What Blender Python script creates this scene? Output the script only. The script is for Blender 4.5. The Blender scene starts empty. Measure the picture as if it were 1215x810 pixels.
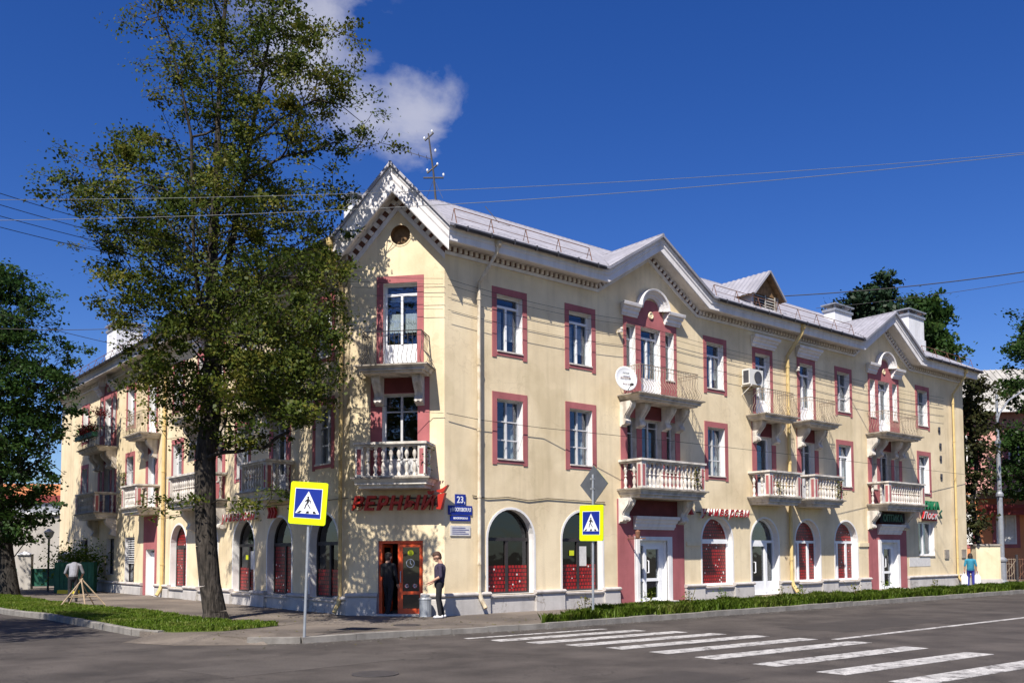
import bpy, bmesh, math, random
import numpy as np
from mathutils import Vector, Matrix
from mathutils.geometry import tessellate_polygon

random.seed(7)
RNG = np.random.default_rng(7)
scene = bpy.context.scene
COL = scene.collection
rad = math.radians

# ---------------------------------------------------------------- camera
F_PX, CY_PX, PITCH, ROLL, CAM_H = 1083.79, 597.71, .05436, -.0042, 1.7
cam_d = bpy.data.cameras.new('camera')
cam_d.sensor_fit = 'HORIZONTAL'; cam_d.sensor_width = 36.0
cam_d.lens = 36.0 * F_PX / 1215.0
cam_d.shift_y = (CY_PX - 405.0) / 1215.0
cam_d.clip_start = .1; cam_d.clip_end = 3000
cam = bpy.data.objects.new('camera', cam_d); COL.objects.link(cam)
_right, _up = Vector((1, 0, 0)), Vector((0, -math.sin(PITCH), math.cos(PITCH)))
_r = _right * math.cos(ROLL) + _up * math.sin(ROLL)
_u = _up * math.cos(ROLL) - _right * math.sin(ROLL)
_b = _r.cross(_u)
_m = Matrix((_r, _u, _b)).transposed().to_4x4(); _m.translation = (0, 0, CAM_H)
cam.matrix_world = _m
scene.camera = cam

# ---------------------------------------------------------------- building frame (plan axes measured from the photo)
PHI = .6915
A = np.array([-1.877, 25.368])                       # corner between the chamfer and the right-hand street front
DR = np.array([math.cos(PHI), math.sin(PHI)])        # along the right-hand street
DL = np.array([-math.sin(PHI), math.cos(PHI)])       # along the left-hand street
B = A - 1.8 * DR + 2.1 * DL
CW = float(np.linalg.norm(B - A)); DC = (B - A) / CW

# ---------------------------------------------------------------- world and sun
SUN_EL = rad(50.0)
LIGHT_H = np.array([.297, .955])                     # where the sunlight travels, in plan
scene.world = bpy.data.worlds.new('World'); scene.world.use_nodes = True
wt = scene.world.node_tree; wn, wl = wt.nodes, wt.links
for n in list(wn): wn.remove(n)
w_out = wn.new('ShaderNodeOutputWorld'); w_bg = wn.new('ShaderNodeBackground')
sky = wn.new('ShaderNodeTexSky'); sky.sky_type = 'NISHITA'; sky.sun_disc = False
sky.sun_elevation = SUN_EL
sky.sun_rotation = math.atan2(-LIGHT_H[0], -LIGHT_H[1])
sky.altitude = 600; sky.air_density = 1.0; sky.dust_density = .45; sky.ozone_density = 5.0
w_bg.inputs['Strength'].default_value = .078
hs = wn.new('ShaderNodeHueSaturation'); hs.inputs['Saturation'].default_value = 1.28; hs.inputs['Value'].default_value = 1.0; hs.inputs['Hue'].default_value = .519
wl.new(sky.outputs[0], hs.inputs['Color'])
tc = wn.new('ShaderNodeTexCoord')
def wmath(op, a, b=None, c=None, clamp=False):
    n = wn.new('ShaderNodeMath'); n.operation = op; n.use_clamp = clamp
    for i, s in enumerate((a, b, c)):
        if s is None: continue
        if isinstance(s, (int, float)): n.inputs[i].default_value = s
        else: wl.new(s, n.inputs[i])
    return n.outputs[0]
def cloud_dir(az, el):
    return (math.sin(rad(az)) * math.cos(rad(el)), math.cos(rad(az)) * math.cos(rad(el)), math.sin(rad(el)))
# fair-weather clouds scattered round the whole sky: (azimuth, elevation, angular radius, density)
CLOUDS = [(-6.2, 26.1, 4.0, 1.0), (-12.6, 29.2, 5.8, .85), (-9.8, 26.6, 3.6, .75), (33, 12.5, 3.6, .42), (-60, 24, 9, .9),
          (75, 20, 8, .9), (120, 30, 10, .9), (165, 22, 11, .9), (-115, 28, 10, .9), (-155, 38, 9, .8), (60, 45, 8, .6)]
cmask = None
for az, el, r_, dn in CLOUDS:
    vd = wn.new('ShaderNodeVectorMath'); vd.operation = 'DISTANCE'
    wl.new(tc.outputs['Generated'], vd.inputs[0]); vd.inputs[1].default_value = cloud_dir(az, el)
    t = wmath('DIVIDE', vd.outputs['Value'], rad(r_))
    t = wmath('SUBTRACT', 1.0, t)
    t = wmath('MULTIPLY', t, dn)
    cmask = t if cmask is None else wmath('MAXIMUM', cmask, t)
nz = wn.new('ShaderNodeTexNoise'); nz.inputs['Scale'].default_value = 11.0; nz.inputs['Detail'].default_value = 9; nz.inputs['Roughness'].default_value = .58
nz.inputs['Distortion'].default_value = .25
mp = wn.new('ShaderNodeMapping'); mp.inputs['Scale'].default_value = (1, 1, 1.35); mp.inputs['Location'].default_value = (5.1, 2.2, .9)
wl.new(tc.outputs['Generated'], mp.inputs[0]); wl.new(mp.outputs[0], nz.inputs['Vector'])
nf = wmath('MULTIPLY_ADD', nz.outputs['Fac'], 3.6, -2.05)
cm = wmath('ADD', wmath('MULTIPLY', cmask, 1.5), nf)
cm = wmath('MULTIPLY', cm, wmath('MULTIPLY', wmath('MAXIMUM', cmask, 0.0), 3.0, clamp=True))
cm = wmath('MULTIPLY', wmath('MAXIMUM', cm, 0.0), .85, clamp=True)
cm = wmath('MULTIPLY', wmath('SMOOTH_MIN', cm, .75, .5), .92, clamp=True)
mx = wn.new('ShaderNodeMix'); mx.data_type = 'RGBA'
wl.new(cm, mx.inputs['Factor']); wl.new(hs.outputs[0], mx.inputs['A']); mx.inputs['B'].default_value = (5.6, 5.6, 6.3, 1)
wl.new(mx.outputs['Result'], w_bg.inputs['Color']); wl.new(w_bg.outputs[0], w_out.inputs[0])

sun_d = bpy.data.lights.new('sun', 'SUN'); sun_d.energy = 5.0; sun_d.angle = rad(.53); sun_d.color = (1.0, .945, .86)
sun = bpy.data.objects.new('sun', sun_d); COL.objects.link(sun)
_dir = Vector((LIGHT_H[0] * math.cos(SUN_EL), LIGHT_H[1] * math.cos(SUN_EL), -math.sin(SUN_EL)))
sun.rotation_euler = _dir.to_track_quat('-Z', 'Y').to_euler(); sun.location = (0, -20, 40)

vs = scene.view_settings
vs.view_transform = 'Standard'; vs.look = 'None'; vs.exposure = .65; vs.gamma = 1.0; vs.use_curve_mapping = False
try:
    scene.cycles.max_bounces = 6; scene.cycles.diffuse_bounces = 3; scene.cycles.glossy_bounces = 3
    scene.cycles.transparent_max_bounces = 12; scene.cycles.transmission_bounces = 4
    scene.cycles.use_denoising = True; scene.cycles.sample_clamp_indirect = 6
    scene.cycles.caustics_reflective = False; scene.cycles.caustics_refractive = False
except Exception: pass

# ---------------------------------------------------------------- materials
MATS = {}
def _nt(name):
    m = bpy.data.materials.new(name); m.use_nodes = True
    nt = m.node_tree; b = nt.nodes['Principled BSDF']
    return m, nt, nt.nodes, nt.links, b
def mat(name, rgb, rough=.8, var=.12, scale=3.0, bump=0.0, bscale=40.0, metal=0.0, rgb2=None, streak=0.0, coat=0.0, spec=.35, fine=.0):
    """principled material with world-space noise variation, optional second tint, vertical streaks and fine bump"""
    m, nt, N, Lk, b = _nt(name)
    b.inputs['Roughness'].default_value = rough; b.inputs['Metallic'].default_value = metal
    b.inputs['Specular IOR Level'].default_value = spec
    if coat: b.inputs['Coat Weight'].default_value = coat
    geo = N.new('ShaderNodeNewGeometry')
    nz = N.new('ShaderNodeTexNoise'); nz.inputs['Scale'].default_value = scale; nz.inputs['Detail'].default_value = 6; nz.inputs['Roughness'].default_value = .6
    Lk.new(geo.outputs['Position'], nz.inputs['Vector'])
    cr = N.new('ShaderNodeValToRGB')
    lo = [max(0, c * (1 - var)) for c in rgb]; hi = [min(1, c * (1 + var)) for c in (rgb2 or rgb)]
    cr.color_ramp.elements[0].position = .36; cr.color_ramp.elements[0].color = (*lo, 1)
    cr.color_ramp.elements[1].position = .64; cr.color_ramp.elements[1].color = (*hi, 1)
    Lk.new(nz.outputs['Fac'], cr.inputs[0]); col = cr.outputs[0]
    if streak:
        mpn = N.new('ShaderNodeMapping'); mpn.inputs['Scale'].default_value = (3.2, 3.2, .22)
        Lk.new(geo.outputs['Position'], mpn.inputs[0])
        n2 = N.new('ShaderNodeTexNoise'); n2.inputs['Scale'].default_value = 1.3; n2.inputs['Detail'].default_value = 7
        Lk.new(mpn.outputs[0], n2.inputs['Vector'])
        r2 = N.new('ShaderNodeValToRGB'); r2.color_ramp.elements[0].position = .33; r2.color_ramp.elements[0].color = (1 - streak, 1 - streak * 1.05, 1 - streak * 1.1, 1)
        r2.color_ramp.elements[1].position = .52; r2.color_ramp.elements[1].color = (1, 1, 1, 1)
        Lk.new(n2.outputs['Fac'], r2.inputs[0])
        mm = N.new('ShaderNodeMix'); mm.data_type = 'RGBA'; mm.blend_type = 'MULTIPLY'; mm.inputs['Factor'].default_value = 1
        Lk.new(col, mm.inputs['A']); Lk.new(r2.outputs[0], mm.inputs['B']); col = mm.outputs['Result']
    if fine:
        n4 = N.new('ShaderNodeTexNoise'); n4.inputs['Scale'].default_value = bscale * .7; n4.inputs['Detail'].default_value = 3
        Lk.new(geo.outputs['Position'], n4.inputs['Vector'])
        r4 = N.new('ShaderNodeValToRGB'); r4.color_ramp.elements[0].position = .35; r4.color_ramp.elements[0].color = (1 - fine,) * 3 + (1,)
        r4.color_ramp.elements[1].position = .65; r4.color_ramp.elements[1].color = (1, 1, 1, 1)
        Lk.new(n4.outputs['Fac'], r4.inputs[0])
        mm = N.new('ShaderNodeMix'); mm.data_type = 'RGBA'; mm.blend_type = 'MULTIPLY'; mm.inputs['Factor'].default_value = 1
        Lk.new(col, mm.inputs['A']); Lk.new(r4.outputs[0], mm.inputs['B']); col = mm.outputs['Result']
    Lk.new(col, b.inputs['Base Color'])
    if bump:
        n3 = N.new('ShaderNodeTexNoise'); n3.inputs['Scale'].default_value = bscale; n3.inputs['Detail'].default_value = 4
        Lk.new(geo.outputs['Position'], n3.inputs['Vector'])
        bp = N.new('ShaderNodeBump'); bp.inputs['Strength'].default_value = bump; bp.inputs['Distance'].default_value = .02
        Lk.new(n3.outputs['Fac'], bp.inputs['Height']); Lk.new(bp.outputs[0], b.inputs['Normal'])
    MATS[name] = m
    return m

mat('cream', (.705, .57, .365), .9, .08, .6, .35, 30, streak=.10, rgb2=(.75, .625, .42))
mat('pink', (.37, .118, .122), .85, .10, 1.6, .25, 40, streak=.12)
mat('white_paint', (.74, .72, .70), .7, .06, 2.0, .2, 40, streak=.10)
mat('old_white', (.60, .555, .50), .85, .18, 3.0, .35, 40, streak=.32)
mat('cornice', (.72, .69, .68), .8, .06, 1.2, .2, 30, streak=.14)
mat('dentil_gap', (.13, .06, .045), .9, .2, 5)
mat('plinth', (.47, .445, .42), .9, .10, 1.5, .4, 25, streak=.12)
mat('plinth_cap', (.50, .46, .43), .88, .12, 2.5, .4, 30, streak=.2)
mat('slab_edge', (.30, .265, .225), .9, .28, 3.0, .5, 25, streak=.35)
mat('roof', (.34, .33, .36), .5, .12, 1.4, .1, 20, metal=.25, streak=.14)
mat('roof_dark', (.06, .06, .07), .6, .2, 3)
mat('gutter', (.06, .06, .07), .5, .2, 3, metal=.4)
mat('maroon', (.13, .030, .028), .85, .15, 3)
mat('rust', (.16, .075, .045), .8, .3, 8)
mat('iron', (.05, .045, .045), .6, .2, 9)
mat('iron_tan', (.30, .235, .17), .7, .25, 9)
mat('pvc', (.78, .78, .79), .35, .03, 3, spec=.5)
mat('old_frame', (.55, .55, .56), .7, .10, 5, streak=.15)
mat('dark_frame', (.035, .03, .03), .5, .2, 5)
mat('red_frame', (.78, .10, .020), .45, .12, 3, spec=.5)
mat('curtain', (.66, .66, .64), .95, .08, 6)
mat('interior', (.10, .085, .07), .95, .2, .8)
mat('pipe_cream', (.62, .46, .20), .6, .12, 2.5, streak=.25)
mat('pipe_pale', (.60, .48, .30), .7, .2, 2.5, streak=.55, rgb2=(.58, .52, .42))
mat('metal_grey', (.34, .35, .37), .45, .12, 5, metal=.5)
mat('zinc', (.42, .44, .46), .45, .1, 6, metal=.6)
mat('sign_yellow', (.62, .76, .0), .45, .03, 4)
mat('sign_blue', (.008, .025, .24), .45, .05, 4)
mat('sign_white', (.74, .75, .80), .5, .04, 4)
mat('sign_black', (.012, .012, .015), .6, .1, 4)
mat('sign_back', (.11, .12, .135), .6, .12, 4, metal=.3)
mat('sign_red', (.40, .022, .010), .45, .08, 3)
mat('letter_red', (.36, .015, .02), .5, .08, 3)
mat('sign_green', (.01, .24, .085), .5, .08, 3)
mat('sign_dkgreen', (.02, .10, .06), .5, .1, 3)
mat('plate_white', (.60, .58, .56), .6, .08, 8)
mat('ac_white', (.66, .64, .60), .5, .05, 5)
mat('dish_white', (.74, .74, .74), .5, .03, 5)
mat('asphalt', (.072, .060, .053), .9, .22, .7, .6, 60, fine=.45, rgb2=(.090, .076, .067))
mat('pavement', (.135, .112, .096), .92, .14, .35, .6, 50, fine=.35, rgb2=(.205, .170, .138))
mat('patch_dark', (.060, .051, .046), .9, .12, 2, .6, 60, fine=.4)
mat('patch_light', (.095, .081, .072), .9, .12, 2, .6, 60, fine=.4)
mat('kerb', (.21, .195, .175), .9, .2, 2.0, .5, 30, streak=.2)
mat('road_paint', (.52, .50, .48), .8, .22, 3.5, .3, 60, fine=.45)
mat('earth', (.10, .085, .05), .95, .3, 2, .5, 20)
mat('lawn_soil', (.085, .105, .03), .95, .35, 2.5, .5, 20)
mat('skin', (.50, .29, .20), .6, .06, 20)
mat('hair_dark', (.03, .022, .018), .7, .2, 30)
mat('hair_brown', (.06, .03, .02), .7, .2, 30)
mat('cloth_purple', (.045, .035, .062), .9, .15, 20)
mat('cloth_black', (.016, .016, .019), .9, .2, 20)
mat('cloth_grey', (.22, .22, .24), .9, .1, 15)
mat('cloth_teal', (.03, .20, .30), .8, .12, 15)
mat('cloth_blue', (.03, .035, .22), .85, .12, 15)
mat('bag_white', (.70, .70, .70), .6, .06, 15)
mat('shoe_white', (.65, .65, .65), .6, .1, 20)
mat('bark', (.040, .033, .027), .95, .30, 6, .9, 14, streak=.4)
mat('bark_dark', (.03, .026, .022), .95, .3, 6, .8, 14)
mat('wood', (.36, .27, .18), .85, .2, 6, .3, 30)
mat('attic_wood', (.20, .12, .06), .9, .3, 6)
mat('chimney_white', (.68, .68, .70), .9, .06, 2, .3, 20, streak=.1)
mat('house_pink', (.62, .33, .29), .9, .06, 1)
mat('house_orange', (.68, .27, .12), .9, .06, 1)
mat('house_beige', (.42, .39, .35), .9, .08, .7, streak=.12)
mat('red_roof', (.24, .045, .04), .7, .1, 1)
mat('fence_green', (.02, .11, .07), .6, .15, 4)
mat('slate', (.34, .325, .30), .9, .15, 2, .4, 12)
mat('flower_red', (.30, .03, .03), .8, .4, 20)
mat('yellow_paint', (.75, .62, .05), .6, .05, 5)
mat('sticker_yellow', (.55, .60, .02), .6, .05, 5)
mat('cable', (.02, .02, .022), .6, .1, 3)
mat('cable_pale', (.15, .155, .155), .6, .1, 3)

def aged(name, tint=(.93, .93, .92), crack=.55):
    """repair patches with soft-cornered outlines and a few hairline cracks"""
    nt = MATS[name].node_tree; N, Lk = nt.nodes, nt.links; b = N['Principled BSDF']; src = b.inputs['Base Color'].links[0].from_socket
    geo = N.new('ShaderNodeNewGeometry')
    n1 = N.new('ShaderNodeTexNoise'); n1.inputs['Scale'].default_value = .33; n1.inputs['Detail'].default_value = 3; n1.inputs['Distortion'].default_value = .6; Lk.new(geo.outputs['Position'], n1.inputs['Vector'])
    r1 = N.new('ShaderNodeValToRGB'); r1.color_ramp.elements[0].position = .555; r1.color_ramp.elements[0].color = (1, 1, 1, 1); r1.color_ramp.elements[1].position = .575; r1.color_ramp.elements[1].color = (*tint, 1)
    Lk.new(n1.outputs['Fac'], r1.inputs[0])
    nd = N.new('ShaderNodeTexNoise'); nd.inputs['Scale'].default_value = 1.7; nd.inputs['Detail'].default_value = 5; Lk.new(geo.outputs['Position'], nd.inputs['Vector'])
    sc_ = N.new('ShaderNodeVectorMath'); sc_.operation = 'MULTIPLY_ADD'; sc_.inputs[1].default_value = (1.6, 1.6, 1.6); Lk.new(nd.outputs['Color'], sc_.inputs[0]); Lk.new(geo.outputs['Position'], sc_.inputs[2])
    vo = N.new('ShaderNodeTexVoronoi'); vo.feature = 'DISTANCE_TO_EDGE'; vo.inputs['Scale'].default_value = .42; Lk.new(sc_.outputs[0], vo.inputs['Vector'])
    n2 = N.new('ShaderNodeTexNoise'); n2.inputs['Scale'].default_value = .5; Lk.new(geo.outputs['Position'], n2.inputs['Vector'])
    mw = N.new('ShaderNodeMath'); mw.operation = 'MULTIPLY_ADD'; mw.inputs[1].default_value = .06; mw.inputs[2].default_value = -.026; Lk.new(n2.outputs['Fac'], mw.inputs[0])
    ls = N.new('ShaderNodeMath'); ls.operation = 'LESS_THAN'; Lk.new(vo.outputs['Distance'], ls.inputs[0]); Lk.new(mw.outputs[0], ls.inputs[1])
    m1 = N.new('ShaderNodeMix'); m1.data_type = 'RGBA'; m1.blend_type = 'MULTIPLY'; m1.inputs['Factor'].default_value = 1; Lk.new(src, m1.inputs['A']); Lk.new(r1.outputs[0], m1.inputs['B'])
    fc = N.new('ShaderNodeMath'); fc.operation = 'MULTIPLY'; fc.inputs[1].default_value = crack; Lk.new(ls.outputs[0], fc.inputs[0])
    m2 = N.new('ShaderNodeMix'); m2.data_type = 'RGBA'; m2.blend_type = 'MULTIPLY'; Lk.new(fc.outputs[0], m2.inputs['Factor']); Lk.new(m1.outputs['Result'], m2.inputs['A']); m2.inputs['B'].default_value = (.55, .5, .45, 1)
    Lk.new(m2.outputs['Result'], b.inputs['Base Color'])
aged('cream', (.945, .945, .93), .16); aged('plinth', (.90, .90, .90), .6); aged('pavement', (.80, .80, .80), .55)
def worn_paint():
    nt = MATS['road_paint'].node_tree; N, Lk = nt.nodes, nt.links; b = N['Principled BSDF']; src = b.inputs['Base Color'].links[0].from_socket
    geo = N.new('ShaderNodeNewGeometry'); n1 = N.new('ShaderNodeTexNoise'); n1.inputs['Scale'].default_value = 5.5; n1.inputs['Detail'].default_value = 9; n1.inputs['Roughness'].default_value = .72; Lk.new(geo.outputs['Position'], n1.inputs['Vector'])
    r1 = N.new('ShaderNodeValToRGB'); r1.color_ramp.elements[0].position = .39; r1.color_ramp.elements[0].color = (1, 1, 1, 1); r1.color_ramp.elements[1].position = .49; r1.color_ramp.elements[1].color = (0, 0, 0, 1); Lk.new(n1.outputs['Fac'], r1.inputs[0])
    m1 = N.new('ShaderNodeMix'); m1.data_type = 'RGBA'; Lk.new(r1.outputs[0], m1.inputs['Factor']); Lk.new(src, m1.inputs['A']); m1.inputs['B'].default_value = (.11, .10, .095, 1); Lk.new(m1.outputs['Result'], b.inputs['Base Color'])
worn_paint()

def furrowed(name):
    """long vertical bark furrows"""
    nt = MATS[name].node_tree; N, Lk = nt.nodes, nt.links; b = N['Principled BSDF']; src = b.inputs['Base Color'].links[0].from_socket
    geo = N.new('ShaderNodeNewGeometry'); mpn = N.new('ShaderNodeMapping'); mpn.inputs['Scale'].default_value = (15, 15, 2.2); Lk.new(geo.outputs['Position'], mpn.inputs[0])
    vo = N.new('ShaderNodeTexNoise'); vo.inputs['Scale'].default_value = 1.0; vo.inputs['Detail'].default_value = 4; vo.inputs['Distortion'].default_value = .8; Lk.new(mpn.outputs[0], vo.inputs['Vector'])
    r1 = N.new('ShaderNodeValToRGB'); r1.color_ramp.elements[0].position = .40; r1.color_ramp.elements[0].color = (.42, .40, .38, 1); r1.color_ramp.elements[1].position = .56; r1.color_ramp.elements[1].color = (1.35, 1.35, 1.35, 1); Lk.new(vo.outputs['Fac'], r1.inputs[0])
    m1 = N.new('ShaderNodeMix'); m1.data_type = 'RGBA'; m1.blend_type = 'MULTIPLY'; m1.inputs['Factor'].default_value = 1; Lk.new(src, m1.inputs['A']); Lk.new(r1.outputs[0], m1.inputs['B']); Lk.new(m1.outputs['Result'], b.inputs['Base Color'])
    bp = N.new('ShaderNodeBump'); bp.inputs['Strength'].default_value = 1.0; bp.inputs['Distance'].default_value = .06; Lk.new(vo.outputs['Fac'], bp.inputs['Height']); Lk.new(bp.outputs[0], b.inputs['Normal'])
furrowed('bark'); furrowed('bark_dark')

def glass_mat(name, tint, trans):
    m, nt, N, Lk, b = _nt(name)
    N.remove(b); out = N['Material Output']
    gl = N.new('ShaderNodeBsdfGlossy'); gl.inputs['Roughness'].default_value = .03; gl.inputs['Color'].default_value = (.9, .93, 1, 1)
    tr = N.new('ShaderNodeBsdfTransparent'); tr.inputs['Color'].default_value = (*tint, 1)
    fr = N.new('ShaderNodeFresnel'); gb = N.new('ShaderNodeNewGeometry')
    io = N.new('ShaderNodeMath'); io.operation = 'MULTIPLY_ADD'; io.inputs[1].default_value = 1 / 1.52 - 1.52; io.inputs[2].default_value = 1.52
    Lk.new(gb.outputs['Backfacing'], io.inputs[0]); Lk.new(io.outputs[0], fr.inputs['IOR'])
    ma = N.new('ShaderNodeMath'); ma.operation = 'MULTIPLY_ADD'; ma.inputs[1].default_value = 1.0; ma.inputs[2].default_value = trans
    ma.use_clamp = True
    geo = N.new('ShaderNodeNewGeometry'); nz = N.new('ShaderNodeTexNoise'); nz.inputs['Scale'].default_value = 1.4
    Lk.new(geo.outputs['Position'], nz.inputs['Vector'])
    bp = N.new('ShaderNodeBump'); bp.inputs['Strength'].default_value = .06; bp.inputs['Distance'].default_value = .1
    Lk.new(nz.outputs['Fac'], bp.inputs['Height']); Lk.new(bp.outputs[0], gl.inputs['Normal'])
    Lk.new(fr.outputs[0], ma.inputs[0])
    mixn = N.new('ShaderNodeMixShader'); Lk.new(ma.outputs[0], mixn.inputs[0]); Lk.new(tr.outputs[0], mixn.inputs[1]); Lk.new(gl.outputs[0], mixn.inputs[2])
    Lk.new(mixn.outputs[0], out.inputs[0]); MATS[name] = m
glass_mat('glass', (.80, .84, .86), .04)
glass_mat('glass_dark', (.20, .21, .22), .02)

def film_mat():
    m, nt, N, Lk, b = _nt('film_red')
    tcn = N.new('ShaderNodeTexCoord')
    mpn = N.new('ShaderNodeMapping'); mpn.inputs['Rotation'].default_value = (rad(90), 0, 0)
    Lk.new(tcn.outputs['Object'], mpn.inputs[0])
    oi = N.new('ShaderNodeObjectInfo'); cv = N.new('ShaderNodeCombineXYZ'); k7 = N.new('ShaderNodeMath'); k7.operation = 'MULTIPLY'; k7.inputs[1].default_value = 37.0
    Lk.new(oi.outputs['Random'], k7.inputs[0]); Lk.new(k7.outputs[0], cv.inputs[0]); Lk.new(k7.outputs[0], cv.inputs[2]); Lk.new(cv.outputs[0], mpn.inputs['Location'])
    br = N.new('ShaderNodeTexBrick'); br.inputs['Scale'].default_value = 1.0
    br.inputs['Brick Width'].default_value = .125; br.inputs['Row Height'].default_value = .115; br.inputs['Mortar Size'].default_value = .016
    br.offset = .35; br.inputs['Bias'].default_value = -.2
    br.inputs['Color1'].default_value = (.34, .012, .012, 1); br.inputs['Color2'].default_value = (.20, .008, .010, 1); br.inputs['Mortar'].default_value = (.035, .006, .006, 1)
    Lk.new(mpn.outputs[0], br.inputs['Vector'])
    vo = N.new('ShaderNodeTexVoronoi'); vo.inputs['Scale'].default_value = 4.2; vo.feature = 'F1'
    Lk.new(mpn.outputs[0], vo.inputs['Vector'])
    r = N.new('ShaderNodeValToRGB'); r.color_ramp.elements[0].position = .11; r.color_ramp.elements[0].color = (1, 1, 1, 1); r.color_ramp.elements[1].position = .15; r.color_ramp.elements[1].color = (0, 0, 0, 1)
    Lk.new(vo.outputs['Distance'], r.inputs[0])
    mm = N.new('ShaderNodeMix'); mm.data_type = 'RGBA'; mm.inputs['B'].default_value = (.70, .62, .58, 1)
    Lk.new(r.outputs[0], mm.inputs['Factor']); Lk.new(br.outputs[0], mm.inputs['A'])
    Lk.new(mm.outputs['Result'], b.inputs['Base Color']); b.inputs['Roughness'].default_value = .35
    MATS['film_red'] = m
film_mat()

def leaf_mat(name, c1, c2, c3, trans=.35):
    m, nt, N, Lk, b = _nt(name)
    out = N['Material Output']
    geo = N.new('ShaderNodeNewGeometry')
    n1 = N.new('ShaderNodeTexNoise'); n1.inputs['Scale'].default_value = .55; n1.inputs['Detail'].default_value = 3
    n2 = N.new('ShaderNodeTexNoise'); n2.inputs['Scale'].default_value = 7.0; n2.inputs['Detail'].default_value = 2
    Lk.new(geo.outputs['Position'], n1.inputs['Vector']); Lk.new(geo.outputs['Position'], n2.inputs['Vector'])
    ad = N.new('ShaderNodeMath'); ad.operation = 'MULTIPLY_ADD'; ad.inputs[1].default_value = .55
    Lk.new(n2.outputs['Fac'], ad.inputs[0])
    sc = N.new('ShaderNodeMath'); sc.operation = 'MULTIPLY'; sc.inputs[1].default_value = .5; Lk.new(n1.outputs['Fac'], sc.inputs[0]); Lk.new(sc.outputs[0], ad.inputs[2])
    cr = N.new('ShaderNodeValToRGB'); e = cr.color_ramp.elements
    e[0].position = .40; e[0].color = (*c1, 1); e[1].position = .68; e[1].color = (*c3, 1)
    k = e.new(.54); k.color = (*c2, 1)
    Lk.new(ad.outputs[0], cr.inputs[0])
    df = N.new('ShaderNodeBsdfDiffuse'); tl = N.new('ShaderNodeBsdfTranslucent'); gs = N.new('ShaderNodeBsdfGlossy'); gs.inputs['Roughness'].default_value = .45
    gs.inputs['Color'].default_value = (.5, .5, .5, 1)
    Lk.new(cr.outputs[0], df.inputs['Color']); Lk.new(cr.outputs[0], tl.inputs['Color'])
    ms = N.new('ShaderNodeMixShader'); ms.inputs[0].default_value = trans; Lk.new(df.outputs[0], ms.inputs[1]); Lk.new(tl.outputs[0], ms.inputs[2])
    m2 = N.new('ShaderNodeMixShader'); m2.inputs[0].default_value = .015; Lk.new(ms.outputs[0], m2.inputs[1]); Lk.new(gs.outputs[0], m2.inputs[2])
    Lk.new(m2.outputs[0], out.inputs[0]); N.remove(b); MATS[name] = m
leaf_mat('leaf_linden', (.030, .052, .010), (.070, .092, .014), (.185, .160, .030), .34)
leaf_mat('leaf_maple', (.018, .045, .012), (.030, .065, .014), (.055, .085, .02))
leaf_mat('leaf_spruce', (.012, .026, .015), (.018, .036, .018), (.03, .05, .022), .1)
leaf_mat('leaf_reddish', (.035, .03, .015), (.035, .045, .014), (.07, .045, .022))
leaf_mat('grass', (.095, .165, .014), (.150, .225, .026), (.25, .27, .065), .5)
leaf_mat('vine', (.07, .08, .02), (.12, .12, .03), (.25, .20, .06), .3)

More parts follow.
